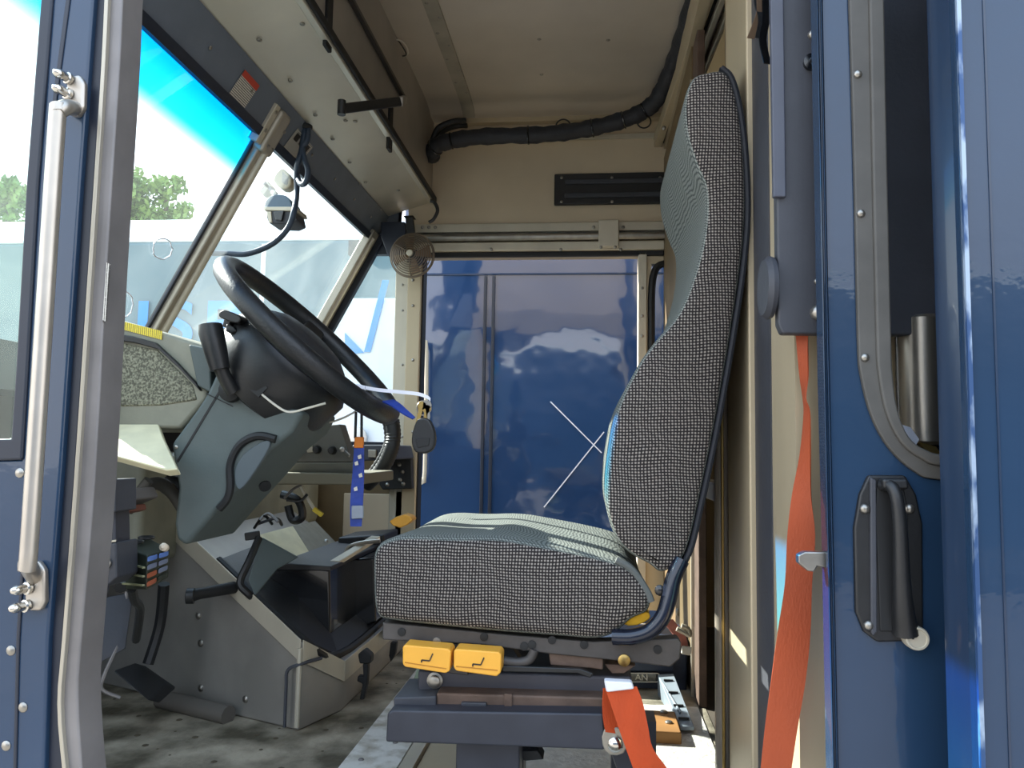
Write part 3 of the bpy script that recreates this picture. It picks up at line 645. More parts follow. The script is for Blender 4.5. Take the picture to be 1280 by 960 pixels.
for px, py in ((1081, 636), (1137, 636), (1086, 782)): MB().dot(A(px, py, YS - .007), NY, .0058, .004).build('handle_screw', STEEL, hd, True)
lk = MB().lathe(A(1141, 795, YS - .006), NY, [(.0135, 0), (.0135, .012), (.0125, .014), (.0105, .014), (.0100, .0125)], 28).build('lock_cylinder', ALUW, dr, True)
MB().box(A(1140, 788, YS - .0195), A(1142, 799, YS - .018)).build('keyhole', INK, lk)
MB().prism([(998, 694), (1006, 690), (1040, 690), (1040, 712), (1022, 708), (1018, 715), (1010, 714), (998, 704)], YS + .010, YS + .024).build('latch_bolt', STEEL, dr, bevel=.002)

# =================================================================== grab handle on the door post
gh = thing('grab_handle', 'satin metal grab bar bolted to the blue door post', 'handle', A(38, 740, YB))
YG = YB - .045
tp = [A(94, 136, YB - .004), A(84, 134, YG + .010), A(74, 140, YG), A(71, 158, YG), A(52, 450, YG), A(36, 690, YG), A(34, 703, YG + .004), A(38, 712, YG + .018), A(44, 722, YB - .004)]
MB().tube(smoothpath(tp, 6), .0095, 16).build('bar', SATIN, gh, True)
for pts, bolts in (([(83, 96), (98, 92), (105, 102), (104, 134), (96, 145), (85, 143), (80, 128)], ((87, 99), (86, 118))), ([(32, 712), (46, 700), (55, 712), (56, 752), (50, 764), (34, 764), (30, 748)], ((36, 735), (34, 757)))):
    mt = MB().prism(pts, YB - .010, YB).build('mount', SATIN, gh, bevel=.004, seg=3)
    for bx_, by_ in bolts:
        c = A(bx_, by_, YB - .010); MB().lathe(c, (-.25, -1, 0), [(.0075, 0), (.0075, .004), (.0055, .005), (.0055, .010), (.006, .011), (.006, .017), (.003, .022), (.0005, .023)], 12).build('acorn_nut', CHROME, mt, True)

# =================================================================== OVERHEAD SHELF
sh = thing('overhead_locker', 'sheet metal overhead locker above the windscreen', 'locker', (-.75, 1.9, 1.6))
XE = A(541, 252, YF).x; ZE = A(541, 252, YF).z
UF = W(0, -.112) + n_ * .02
def SH(px, py):                     # a point on the sloping underside
    n = Vector((ZE - UF.z, 0, -(XE - UF.x))); n = n.normalized(); d = ray(px, py); t = (Vector((XE, 0, ZE)) - CAM).dot(n) / d.dot(n); return CAM + d * t
MB().slab([(UF.x - .02, YB + .05, UF.z), (XE, YB + .05, ZE), (XE, YF, ZE), (UF.x - .02, YF, UF.z)], (0, 0, .012)).build('underside', SHELF, sh)
MB().box((XE - .012, YB + .05, ZE - .012), (XE + .006, YF, ZE + .016)).build('front_lip', SHELF, sh, bevel=.003)
MB().box((XE + .006, YB + .05, ZE - .004), (XE + .016, YF, ZE + .018)).build('lip_seal', RUB, sh, bevel=.003)
zrod = A(505, 126, YF - .55).z
MB().box((XE - .02, YB + .05, ZE + .012), (XE - .004, YF, ZC)).build('door_panel', DSHEET, sh)
ZR = ZE + .185
MB().box((XE - .004, YB + .05, ZR), (XE + .010, AX(506, 126, XE).y, ZR + .014)).build('hinge_rail', mat('hinge_rail', '4a4744', .4, .6), sh, bevel=.002)
for px, py in ((410, 25), (487, 160)):
    p = AX(px, py, XE - .003); MB().box((XE - .008, p.y - .02, p.z - .075), (XE + .003, p.y + .02, p.z + .075)).build('latch_slot', RUB, sh, bevel=.003)
a = A(427, 136, 1.88); b = A(500, 127, 2.08); rb = AX(506, 124, XE + .004)
MB().tube([a + Vector((0, 0, -.016)), a + Vector((0, 0, .022))], .011, 12).build('stay_pin', BLK, sh, True)
MB().bar(a, b, .012, .026).build('stay_arm', BLK, sh, bevel=.004)
MB().bar(b, rb, .018, .026).build('stay_bracket', DSHEET, sh, bevel=.003)
m = MB()
for px, py in ((324, 50), (363, 101), (394, 144), (416, 174), (437, 203), (457, 228), (432, 151), (444, 152), (498, 238), (475, 262), (512, 264), (378, 30), (450, 230)): m.dot(SH(px, py), (0, 0, -1), .0065)
stuff(m.build('rivets', STEEL, sh, True))
# stickers
def sticker(c, label, rot, w_, h_, red):
    nrm = n_; u = Vector((0, 1, 0)); v = nrm.cross(u)
    t = thing('warning_sticker', label, 'sticker', c)
    cc = Vector(c) + nrm * .0015
    ca, sa = math.cos(rot), math.sin(rot); U = u * ca + v * sa; V = v * ca - u * sa
    MB().slab([cc - U * w_ - V * h_, cc + U * w_ - V * h_, cc + U * w_ + V * h_, cc - U * w_ + V * h_], nrm * .001).build('sheet', LABW, t)
    if red:
        MB().slab([cc + U * (w_ * .6) - V * h_ * .95, cc + U * w_ * .97 - V * h_ * .95, cc + U * w_ * .97 + V * h_ * .95, cc + U * (w_ * .6) + V * h_ * .95], nrm * .0016).build('red_band', REDI, t)
    else:
        for k in range(3):
            q = cc + U * (w_ * (-.3 + .35 * k)); MB().slab([q - U * w_ * .1 - V * h_ * .7, q + U * w_ * .12 - V * h_ * .7, q + U * w_ * .12 + V * h_ * .6, q - U * w_ * .1 + V * h_ * .6], nrm * .0016).build('pictogram', INK, t)
    return t
def HD(px, py, off=.022):
    d = ray(px, py); t = (W(0, 0) + n_ * off - CAM).dot(n_) / d.dot(n_); return CAM + d * t
def sticker_q(pts, label, red):
    P = [HD(*p) for p in pts]; c = sum(P, Vector()) / 4; t = thing('warning_sticker', label, 'sticker', c)
    MB().slab(P, n_ * .001).build('sheet', LABW, t)
    L = lambda i, j, f: P[i].lerp(P[j], f)
    if red: MB().slab([P[0], P[1], L(1, 2, .22), L(0, 3, .22)], n_ * .0016).build('red_band', REDI, t)
    else:
        for a0 in (.1, .4, .7):
            q0, q1 = L(0, 3, .12), L(1, 2, .12); r0, r1 = L(0, 3, .42), L(1, 2, .42)
            MB().slab([q0.lerp(q1, a0), q0.lerp(q1, a0 + .2), r0.lerp(r1, a0 + .2), r0.lerp(r1, a0)], n_ * .0016).build('pictogram', INK, t)
sticker_q([(306, 87), (324, 107), (304, 137), (286, 117)], 'small warning sticker with red band on the grey header', True)
sticker_q([(372, 160), (391, 184), (372, 206), (353, 186)], 'small black and white pictogram sticker behind the hanging cables', False)

# black wiring loom along the far cornice
lo = thing('wiring_loom', 'thick black taped wiring loom running under the ceiling', 'loom', A(680, 180, 2.9))
lp = [A(540, 196, 2.93), A(542, 186, 2.88), A(556, 178, 2.86), A(600, 171, 2.86), A(680, 168, 2.86), A(740, 160, 2.86), A(790, 146, 2.84), A(818, 128, 2.80), A(835, 98, 2.68), A(850, 60, 2.5), A(866, 10, 2.25), A(880, -40, 2.05)]
P = smoothpath(lp, 8); rs = [.031 + .002 * math.sin(i * 1.3) + .0015 * math.sin(i * 3.1) for i in range(len(P))]
MB().tube(P, rs, 14).build('sleeve', mat('loom_tape', '26282f', .6, 0, .25, 40, bump=.3, bscale=60), lo, True)
for i in (10, 18, 30, 40, 46, 52): 
    t = (P[i + 1] - P[i]).normalized(); MB().ring(P[i], t, rs[i] + .001, .004, 24).build('tape_band', BLKG, lo, True)
MB().tube(smoothpath([A(540, 176, 2.9), A(548, 160, 2.9), A(566, 152, 2.9), A(582, 151, 2.92)], 5), .011, 10).build('branch_cable', BLK, lo, True)
MB().tube(smoothpath([A(542, 186, 2.9), A(552, 166, 2.92), A(570, 158, 2.95), A(584, 157, 2.95)], 5), .010, 10).build('branch_cable', BLK, lo, True)
MB().ring(A(704, 158, 2.86), NY, .028, .003, 24).build('zip_tie', BLK, lo, True)
MB().ring(A(805, 152, 2.84), NY, .025, .003, 24).build('zip_tie', BLK, lo, True)

# =================================================================== FAN
YFN = 2.86
FANM = mat('fan_wire', '75695c', .4, .7, .1, 20)
fn = thing('cab_fan', 'small round wire-guarded fan hanging under the locker', 'fan', A(515, 290, YFN))
fc = A(515, 319, YFN - .02)
gd = MB()
for i in range(9): r_ = .022 + i * .0075; gd.ring(fc + Vector((0, -.035 + .0022 * i * i * .25, 0)), NY, r_, .0023, 36, 5)
gd.build('guard_rings', FANM, fn, True)
sp_ = MB()
for k in range(3):
    a = 2 * math.pi * k / 3 + .5; d = Vector((math.cos(a), 0, math.sin(a))); sp_.tube([fc + d * .015 + NY * .036, fc + d * .06 + NY * .030, fc + d * .084 + Vector((0, .01, 0))], .0022, 6)
sp_.build('guard_spokes', FANM, fn, True)
MB().ring(fc + Vector((0, .004, 0)), NY, .085, .0035, 44, 6).build('guard_rim', FANM, fn, True)
MB().lathe(fc + Vector((0, -.036, 0)), NY, [(.013, -.004), (.013, .002), (.010, .005)], 24).build('badge', ALUW, fn, True)
for k in range(4):
    a = 2 * math.pi * k / 4 + .35; d = Vector((math.cos(a), 0, math.sin(a))); e = Vector((-math.sin(a), 0, math.cos(a)))
    MB().slab([fc + d * .012 - e * .008, fc + d * .07 - e * .030 + Vector((0, .016, 0)), fc + d * .074 + e * .012 - Vector((0, .006, 0)), fc + d * .014 + e * .008], (0, .002, 0)).build('blade', mat('fan_blade', '7a6046', .5, .2), fn, bevel=.0008)
MB().lathe(fc + Vector((0, .005, 0)), (0, 1, 0), [(.018, 0), (.030, .01), (.030, .06), (.02, .07)], 20).build('motor', BLK, fn, True)
MB().box(A(504, 270, YFN), A(520, 274, YFN + .05)).build('mount_plate', BLK, fn, bevel=.003)
MB().bar(A(512, 273, YFN), A(514, 292, YFN), .02, .03).build('bracket', BLK, fn, bevel=.003)
MB().prism([(476, 277), (506, 277), (507, 300), (493, 330), (484, 318), (476, 296)], YFN + .02, YFN + .07).build('backing_bracket', NAVY, fn, bevel=.004)
MB().tube(smoothpath([A(536, 278, YFN), A(542, 274, YFN), A(547, 263, YFN), A(543, 253, YFN), A(538, 251, YFN)], 5), .007, 8).build('fan_cable', BLK, fn, True)

# =================================================================== DASH CAMERA on the windscreen
def WS(px, py, off=.012):
    d = ray(px, py); t = (W(0, 0) + n_ * off - CAM).dot(n_) / d.dot(n_); return CAM + d * t
dc = thing('dash_camera', 'grey driver-facing camera stuck to the windscreen', 'camera', WS(348, 262))
YC = WS(350, 258).y
cen = WS(352, 258, .05)
def DC(px, py, dy=0): return A(px, py, YC + dy)
MB().prism(sm2([(330, 258), (334, 248), (345, 243), (358, 245), (364, 254), (362, 262), (331, 262)], 3, True), YC - .05, YC + .03).build('hood', BLUEV, dc, bevel=.006)
MB().prism([(328, 258), (370, 258), (372, 264), (330, 263)], YC - .055, YC + .03).build('seam_band', ALUW, dc, bevel=.003)
MB().prism([(333, 263), (368, 263), (371, 276), (362, 280), (336, 279), (333, 272)], YC - .05, YC + .03).build('housing', DGREY, dc, bevel=.005)
MB().prism([(341, 264), (355, 263), (352, 276), (344, 275)], YC - .058, YC - .04).build('lens_window', BLKG, dc, bevel=.003)
MB().prism([(333, 264), (339, 264), (340, 278), (336, 278)], YC - .054, YC - .04).build('side_plate', ALUW, dc, bevel=.002)
MB().bar(DC(331, 229), DC(345, 243), .02, .014).build('arm', ALUD, dc, bevel=.003)
MB().prism([(323, 238), (334, 226), (339, 232), (329, 245)], YC - .01, YC + .03).build('foot', ALUW, dc, bevel=.003)
MB().lathe(DC(342, 241, -.02), NY, [(.008, 0), (.008, .006), (.004, .008)], 14).build('pivot', CUP, dc, True)
o = thing('adhesive_sensor', 'small beige sensor box stuck high on the windscreen', 'sensor', WS(353, 222))
MB().prism(sm2([(342, 220), (350, 210), (358, 214), (364, 224), (361, 234), (352, 236), (342, 227)], 2, True), YC - .02, YC + .02).build('case', mat('beige_plastic', 'c9bfa6', .5), o, bevel=.006)
MB().slab([A(353, 214, YC - .0205), A(361, 222, YC - .0205), A(359, 232, YC - .0205), A(352, 228, YC - .0205)], (0, .001, 0)).build('label', LABW, o)
# hanging cables
cb = thing('hanging_cables', 'pair of dark cables looping from the locker to the windscreen post', 'cable', SH(381, 155))
Yc = SH(381, 156).y
top = SH(381, 157)
MB().lathe(top, (0, 0, -1), [(.022, 0), (.022, .006), (.016, .012)], 20).build('grommet', RUB, cb, True)
c1 = [top, A(379, 175, Yc), A(377, 188, Yc), A(372, 205, Yc), A(371, 218, Yc + .04), A(371, 240, Yc + .05), A(368, 262, Yc), A(360, 285, Yc), A(340, 305, Yc), A(310, 317, Yc), A(285, 317, Yc), A(258, 316, Yc)]
MB().tube(smoothpath(c1, 6), .0085, 10).build('cable', mat('cable_grey', '2f3d4e', .4, 0, .2, 30), cb, True)
c2 = [top + Vector((.01, 0, 0)), A(384, 175, Yc), A(378, 184, Yc), A(381, 200, Yc), A(385, 214, Yc), A(382, 228, Yc), A(376, 230, Yc + .02), A(372, 222, Yc + .05)]
MB().tube(smoothpath(c2, 6), .0085, 10).build('cable', MATS['cable_grey'], cb, True)

# =================================================================== DASHBOARD
YDS = 1.46
da = thing('dashboard', 'dusty olive grey dashboard end with open cluster housing', 'dashboard', (-.9, 1.9, .5))
MB().prism([(95, 392), (140, 397), (205, 415), (256, 431), (262, 470), (258, 500), (225, 537), (95, 537)], YDS, 1.74).build('housing', DASH, da, bevel=.01)
MB().box((-1.34, 1.74, .35), (-1.06, 2.95, .62)).build('far_section', DASH, da, bevel=.02)
MB().prism([(126, 446), (146, 427), (196, 437), (240, 480), (246, 500), (200, 507), (150, 508), (128, 480)], YDS - .003, YDS + .01).build('speckled_recess', SPECK, da, bevel=.004)
tr = [(118, 452), (128, 438), (142, 421), (170, 425), (198, 433), (225, 458), (250, 485)]
P = [A(x, y, YDS - .004) for x, y in tr]; MB().ribbon([p + Vector((-.004, 0, .007)) for p in P], [p + Vector((.004, 0, -.007)) for p in P], .014).build('black_trim', BLK, da, bevel=.002)
MB().slab([A(131, 396, YDS - .001), A(203, 414, YDS - .001), A(203, 425, YDS - .001), A(131, 406, YDS - .001)], (0, -.001, 0)).build('yellow_label', LABY, da)
lg = [A(118, 530, YDS), A(198, 530, YDS), A(203, 545, 1.42), A(222, 586, 1.33), A(208, 588, 1.33), A(118, 563, 1.33)]
MB().slab(lg, (0, .015, -.012)).build('ledge', PALE, da, bevel=.003)
MB().prism([(235, 430), (262, 436), (264, 492), (246, 482)], YDS - .01, YDS + .04).build('corner_trim', SHROUD, da, bevel=.004)
MB().tube(smoothpath([A(122, 490, 1.44), A(130, 500, 1.42), A(124, 515, 1.43), A(134, 525, 1.43)], 4), .006, 6).build('torn_foam', RUB, da, True)

# under dash
ud = thing('underdash_bracket', 'dark steel bracket with painted-on lit edges beside the door post', 'bracket', A(130, 735, 1.18))
MB().prism([(112, 600), (144, 599), (144, 640), (112, 643)], 1.18, 1.24).build('upper_box', DGREY, ud, bevel=.003)
MB().prism([(126, 640), (144, 638), (145, 682), (126, 684)], 1.20, 1.24).build('web', BEAM, ud, bevel=.002)
MB().prism([(110, 684), (145, 678), (146, 722), (132, 734), (110, 734)], 1.18, 1.24).build('lower_box', DGREY, ud, bevel=.003)
MB().slab([A(112, 599, 1.18), A(145, 598, 1.18), A(145, 598, 1.24), A(112, 599, 1.24)], (0, 0, .003)).build('painted_lit_edge', ALUW, ud)  # pale strips paint the light caught by the bracket's top edges
MB().slab([A(110, 683, 1.18), A(145, 677, 1.18), A(145, 677, 1.24), A(110, 683, 1.24)], (0, 0, .003)).build('painted_lit_edge', ALUW, ud)
MB().lathe(A(133, 704, 1.18), NY, [(.009, 0), (.009, .003), (.006, .006)], 16).build('bolt', STEEL, ud, True)
MB().dot(A(133, 622, 1.18), NY, .004).build('bolt', STEEL, ud, True)
MB().tube([A(118, 735, 1.21), A(130, 738, 1.21)], .014, 10).build('bush', DGREY, ud, True)
MB().prism([(145, 612), (162, 611), (168, 625), (150, 632), (145, 634)], 1.3, 1.38).build('relay_block', mat('relay_grey', '59534f', .6), ud, bevel=.004)
MB().prism([(147, 634), (158, 632), (160, 640), (148, 644)], 1.3, 1.36).build('relay_plug', mat('relay_brown', '6b3f30', .6), ud, bevel=.003)
# fuse block
fb = thing('fuse_block', 'dark fuse block with blue and brown fuses under the dash', 'fuse block', A(180, 738, 1.25))
FO, FU, FV, FW = A(181, 700, 1.25), None, None, None
def FB(u, v, w_): return A(178, 735, 1.27) + Vector((.082, .035, .022)) / .092 * .001 * u * 0 + Vector((u, 0, 0)) + Vector((0, v, 0)) + Vector((0, 0, w_))
bodyp = [(152, 722), (158, 698), (174, 704), (182, 736)]
P0 = [A(157, 737, 1.30), A(183, 738, 1.22), A(211, 722, 1.30), A(186, 720, 1.38)]        # bottom
P1 = [A(155, 684, 1.30), A(184, 694, 1.22), A(213, 686, 1.30), A(186, 672, 1.38)]        # top
MB().loft(P1, P0).build('body', GREENB, fb, bevel=.003)
for k in range(2):
    c = P1[0].lerp(P1[3], .3 + .45 * k) + (P1[1] - P1[0]) * .15 + Vector((0, 0, .006)); MB().ring(c, (0, 0, 1), .012, .003, 20).build('socket', BLK, fb, True)
cols = [(FBLUE, FBLUE), (FGREY, FGREY), (FBR, FGREY), (FBR, GREENB)]
for i in range(4):
    for j in range(2):
        a_ = P1[1].lerp(P0[1], .04 + .24 * i); b2 = P1[2].lerp(P0[2], .04 + .24 * i); q0 = a_.lerp(b2, .06 + .48 * j); q1 = a_.lerp(b2, .44 + .48 * j)
        dn = (P0[1] - P1[1]) * .15; nn = Vector((.35, -.9, 0)) * .012
        MB().slab([q0, q1, q1 + dn, q0 + dn], nn).build('fuse', cols[i][j], fb, bevel=.002)
MB().lathe(P1[2].lerp(P1[1], .25) + Vector((0, 0, .004)), (.3, -1, .3), [(.007, 0), (.007, .012), (.003, .016)], 12).build('cap', FCR, fb, True)
for k in range(3): 
    a_ = P1[0].lerp(P0[0], .35 + .25 * k); b2 = P1[1].lerp(P0[1], .35 + .25 * k); MB().bar(a_ + Vector((-.002, -.003, 0)), b2 + Vector((-.004, -.002, 0)), .004, .003).build('ridge', mat('ridge', '7f8060', .6), fb)
MB().tube(smoothpath([A(165, 736, 1.3), A(168, 750, 1.34), A(175, 762, 1.4), A(170, 800, 1.5)], 5), .008, 8).build('wire', BLK, fb, True)
# heater hose & ducts under the dash
hz = thing('heater_hoses', 'dark hoses curving under the dash beside the column', 'hose', A(200, 640, 1.6))
MB().tube(smoothpath([A(168, 632, 1.5), A(178, 615, 1.52), A(196, 604, 1.55), A(215, 615, 1.58), A(232, 640, 1.6)], 5), .014, 10).build('hose', mat('hose_grey', '46443f', .6), hz, True)
MB().tube(smoothpath([A(160, 640, 1.5), A(172, 618, 1.5), A(186, 600, 1.5)], 5), .010, 10).build('hose', MATS['hose_grey'], hz, True)
MB().tube(smoothpath([A(210, 600, 1.6), A(226, 612, 1.6), A(240, 640, 1.62)], 5), .018, 10).build('hose', BLK, hz, True)

# steering column with shroud, gear stalk
co = thing('steering_column', 'grey plastic steering column shroud with black gear stalk', 'steering column', A(250, 690, 1.5))
YC0, YC1 = 1.43, 1.63
cp = [(213, 555), (245, 512), (258, 492), (268, 470), (280, 457), (292, 455), (306, 468), (322, 488), (342, 504), (380, 515), (366, 540), (338, 563), (302, 605), (272, 637), (232, 683), (220, 675), (217, 655), (222, 610)]
MB().prism(cp, YC0, YC1).build('shroud', SHROUD, co, bevel=.012, seg=3)
MB().bar(A(291, 462, YC0 - .0005), A(222, 577, YC0 - .0005), .004, .002, up=(0, 1, 0)).build('seam', RUB, co)
MB().bar(A(258, 492, YC0 - .0005), A(291, 508, YC0 - .0005), .002, .002, up=(0, 1, 0)).build('seam', RUB, co)
gr = smoothpath([A(345, 549, YC0 - .002), A(322, 545, YC0 - .002), A(300, 556, YC0 - .002), A(288, 580, YC0 - .002), A(288, 608, YC0 - .002), A(284, 624, YC0 - .002), A(274, 636, YC0 - .002)], 5)
MB().tube(gr, .008, 8).build('pocket_rim', RUB, co, True)
MB().prism(sm2([(296, 580), (310, 563), (334, 550), (336, 560), (318, 590), (300, 612), (293, 600)], 3, True), YC0 - .006, YC0 + .004).build('pocket_lever', mat('lever_grey', '4c565b', .5), co, bevel=.003)
for px, py in ((342, 568), (331, 607)): MB().lathe(A(px, py, 1.5) , (.6, -.7, -.5), [(.012, 0), (.012, .004), (.003, .005)], 14).build('bolt_hole', RUB, co, True)
MB().dot(A(220, 559, YC0 - .001), NY, .004).build('screw', STEEL, co, True)
sk_ = [A(291, 490, 1.40), A(284, 478, 1.39), A(276, 460, 1.38), A(270, 440, 1.375)]
MB().tube(smoothpath(sk_, 4), .013, 12).build('stalk_arm', BLK, co, True)
MB().tube([A(275, 462, 1.375), A(270, 440, 1.372), A(264, 415, 1.37), A(263, 406, 1.37)], [.018, .021, .023, .021], 18).build('stalk_grip', BLK, co, True)
MB().lathe(A(290, 488, 1.425), NY, [(.024, 0), (.022, .012), (.01, .018)], 20).build('stalk_boot', RUB, co, True)
MB().bar(A(284, 410, 1.43), A(288, 395, 1.43), .016, .016).build('switch_stem', BLK, co, bevel=.003)
MB().prism(sm2([(273, 392), (280, 387), (300, 395), (300, 401), (294, 404), (275, 397)], 2, True), 1.40, 1.45).build('switch_paddle', BLK, co, bevel=.005)
MB().prism([(282, 404), (292, 408), (297, 414), (290, 418), (281, 414)], 1.41, 1.44).build('switch_body', BLK, co, bevel=.004)

# steering wheel
pT = A(299, 338, 1.53); pB = A(482, 518, 1.53)
dax = (pB - pT); dax.y = 0; dia = dax.length; dax.normalize(); wax = Vector((-dax.z, 0, dax.x))      # points up/right to the driver
if wax.z < 0: wax = -wax
swc = (pT + pB) / 2
st = thing('steering_wheel', 'black leather steering wheel with padded hub', 'steering wheel', swc)
rw = dia / 2; say = (Vector((0, 1, 0)) + wax * -.01).normalized(); wup = dax.cross(say).normalized(); wup = wup if wup.z > 0 else -wup; wax = wup
MB().tube([swc + (dax * math.cos(a) + say * math.sin(a)) * rw for a in [2 * math.pi * i / 64 for i in range(64)]], .0205, 14, closed=True).build('rim', WHEEL, st, True)
MB().lathe(swc - wax * .02, wax, [(.09, -.055), (.105, -.05), (.108, -.01), (.10, .012), (.075, .026), (.04, .032), (.001, .034)], 40).build('hub_pad', PADM, st, True)
for a in (0.42, math.pi - .42, math.pi * 1.5 - .35, math.pi * 1.5 + .35):
    d = dax * math.sin(a) * -1 + say * math.cos(a)
    MB().bar(swc + d * .08 - wax * .03, swc + d * (rw - .006) - wax * .002, .05, .022, up=wax).build('spoke', BLK, st, bevel=.006)
MB().lathe(swc - wax * .07, -wax, [(.13, -.03), (.142, -.01), (.138, .05), (.125, .085), (.06, .11), (.05, .16)], 40).build('lower_cover', BLK, st, True)
MB().slab([swc + Vector((0, -.132, 0)) + dax * .0 - wax * .105, swc + Vector((0, -.132, 0)) + dax * .05 - wax * .10, swc + Vector((0, -.132, 0)) + dax * .05 - wax * .125, swc + Vector((0, -.132, 0)) + dax * .0 - wax * .13], (0, .01, 0)).build('cover_notch', RUB, st)
wc = smoothpath([A(305, 470, 1.40), A(322, 488, 1.40), A(345, 507, 1.40), A(362, 515, 1.40), A(385, 510, 1.40), A(407, 504, 1.41)], 5)
o = MB().tube(wc, .0022, 6).build('cord_and_gap_light', PAPER, st, True)  # pale line painting the light in the gap under the hub
wc = smoothpath([A(400, 526, 1.6), A(412, 528, 1.6), A(430, 522, 1.6), A(445, 514, 1.6)], 5)
o = MB().tube(wc, .0022, 6).build('cord_and_gap_light', PAPER, st, True)

# keys on the wheel
YK = 1.47
o = thing('zip_tie', 'long white zip tie fastened round the wheel rim', 'zip tie', A(450, 485, YK))
P = smoothpath([A(446, 482, YK), A(470, 487, YK), A(500, 490, YK), A(525, 493, YK), A(538, 500, YK), A(530, 510, YK)], 5)
MB().ribbon([p + Vector((0, 0, .0035)) for p in P], [p - Vector((0, 0, .0035)) for p in P], .002).build('tail', WHITE, o)
MB().prism([(446, 480), (456, 482), (456, 487), (446, 485)], YK - .004, YK + .004).build('head', WHITE, o, bevel=.001)
o = thing('wrist_strap', 'blue cloth strap wrapped on the lower wheel rim', 'strap', A(500, 515, 1.49))
P = [A(478, 502, 1.485), A(490, 508, 1.475), A(503, 517, 1.47), A(516, 524, 1.47)]; Q = [A(492, 500, 1.50), A(500, 505, 1.49), A(510, 514, 1.48), A(519, 522, 1.475)]
P = smoothpath(P, 3); Q = smoothpath(Q, 3); MB().ribbon(P, Q, .003).build('cloth', LBLUE, o)
ky = thing('key_ring', 'brass keys with black plastic fob hanging from the wheel', 'keys', A(530, 565, YK))
MB().ring(A(530, 510, YK), (.3, -1, 0), .014, .0012, 28).build('ring', STEEL, ky, True)
def key(px, py, ang, m_):
    c = A(px, py, YK - .004); M = Matrix.Rotation(ang, 3, 'Y')
    v = [Vector((math.cos(a) * .009, 0, math.sin(a) * .009)) for a in [2 * math.pi * i / 14 for i in range(-5, 9)]]
    v = [Vector((math.sin(t) * .009, 0, math.cos(t) * .009)) for t in [R(20) + R(320) * i / 14 - R(180) + R(20) for i in range(13)]]
    pts = [Vector((-.004, 0, -.007)), Vector((-.003, 0, -.034)), Vector((0, 0, -.037)), Vector((.0035, 0, -.033)), Vector((.002, 0, -.027)), Vector((.004, 0, -.022)), Vector((.004, 0, -.007)), Vector((.009, 0, .0)), Vector((.007, 0, .008)), Vector((0, 0, .010)), Vector((-.007, 0, .008)), Vector((-.009, 0, 0))]
    return MB().slab([c + M @ p for p in pts], (0, .0022, 0)).build('key', m_, ky, bevel=.0004)
key(527, 508, .25, BRASS); key(534, 507, -.12, STEEL); key(533, 512, .1, BRASS)
fp = sm2([(522, 524), (534, 523), (541, 533), (544, 548), (541, 561), (531, 567), (519, 565), (514, 553), (516, 537)], 3, True)
fo = MB().prism(fp, YK - .012, YK + .006).build('fob', BLK, ky, bevel=.005, seg=3)
MB().prism([(519, 549), (537, 547), (536, 557), (522, 560)], YK - .0135, YK - .008).build('fob_button', RUB, fo, bevel=.001)

# lanyard
la = thing('lanyard', 'blue printed lanyard with clear buckle hanging below the wheel', 'lanyard', A(447, 660, 1.55))
YL = 1.56
MB().tube([A(445, 515, YL), A(444, 548, YL)], .003, 6).build('cord_and_gap_light', BLK, la, True); MB().tube([A(452, 515, YL), A(452, 548, YL)], .003, 6).build('cord_and_gap_light', BLK, la, True)
MB().prism([(443, 546), (454, 546), (454, 560), (442, 560)], YL - .004, YL + .004).build('ferrule', ORA2, la, bevel=.002)
P = smoothpath([A(443, 556, YL), A(441, 590, YL + .004), A(438, 625, YL), A(438, 658, YL + .004)], 4); Q = smoothpath([A(455, 556, YL), A(455, 590, YL - .004), A(454, 625, YL), A(452, 658, YL)], 4)
MB().ribbon(P, Q, .002).build('strap', LBLUE, la)
for px, py in ((445, 578), (450, 593), (444, 610), (449, 570)): MB().slab([A(px - 2, py, YL - .006), A(px + 2, py - 2, YL - .006), A(px + 3, py + 3, YL - .006), A(px - 1, py + 4, YL - .006)], (0, .001, 0)).build('print_mark', PAPER, la)
MB().prism([(439, 632), (454, 632), (454, 648), (439, 649)], YL - .008, YL - .002).build('buckle', mat('buckle_grey', '8f95a0', .3), la, bevel=.002)
# switch panel beyond
sw = thing('switch_panel', 'dark switch panel with knobs to the right of the column', 'panel', A(395, 605, 1.95))
YW = 1.95
MB().prism([(340, 538), (425, 530), (440, 578), (362, 578)], YW, YW + .05).build('face', mat('switch_face', '5c5a52', .55, 0, .15, 20), sw, bevel=.004)
MB().slab([A(362, 578, YW), A(442, 578, YW), A(446, 604, YW + .02), A(356, 604, YW + .02)], (0, .06, 0)).build('lower_lip', mat('switch_lip', '6a6a60', .55, 0, .15, 20), sw, bevel=.004)
MB().prism([(330, 590), (452, 592), (452, 606), (330, 606)], YW - .02, YW + .3).build('lower_rail', mat('rail_olive', '6f6a58', .6), sw, bevel=.004)
for px, py in ((376, 563), (397, 562), (416, 563)): MB().lathe(A(px, py, YW), NY, [(.011, 0), (.010, .012), (.008, .016), (.002, .017)], 18).build('knob', BLK, sw, True)
MB().prism([(381, 555), (390, 555), (392, 565), (384, 566)], YW - .003, YW + .01).build('marking_plate', mat('marking_tan', 'a39a88', .5), sw, bevel=.001)
MB().lathe(A(429, 562, YW), NY, [(.007, 0), (.007, .010), (.003, .012)], 14).build('ignition_barrel', STEEL, sw, True)
MB().bar(A(431, 564, YW - .01), A(437, 570, YW - .02), .004, .008).build('toggle', STEEL, sw, bevel=.001)
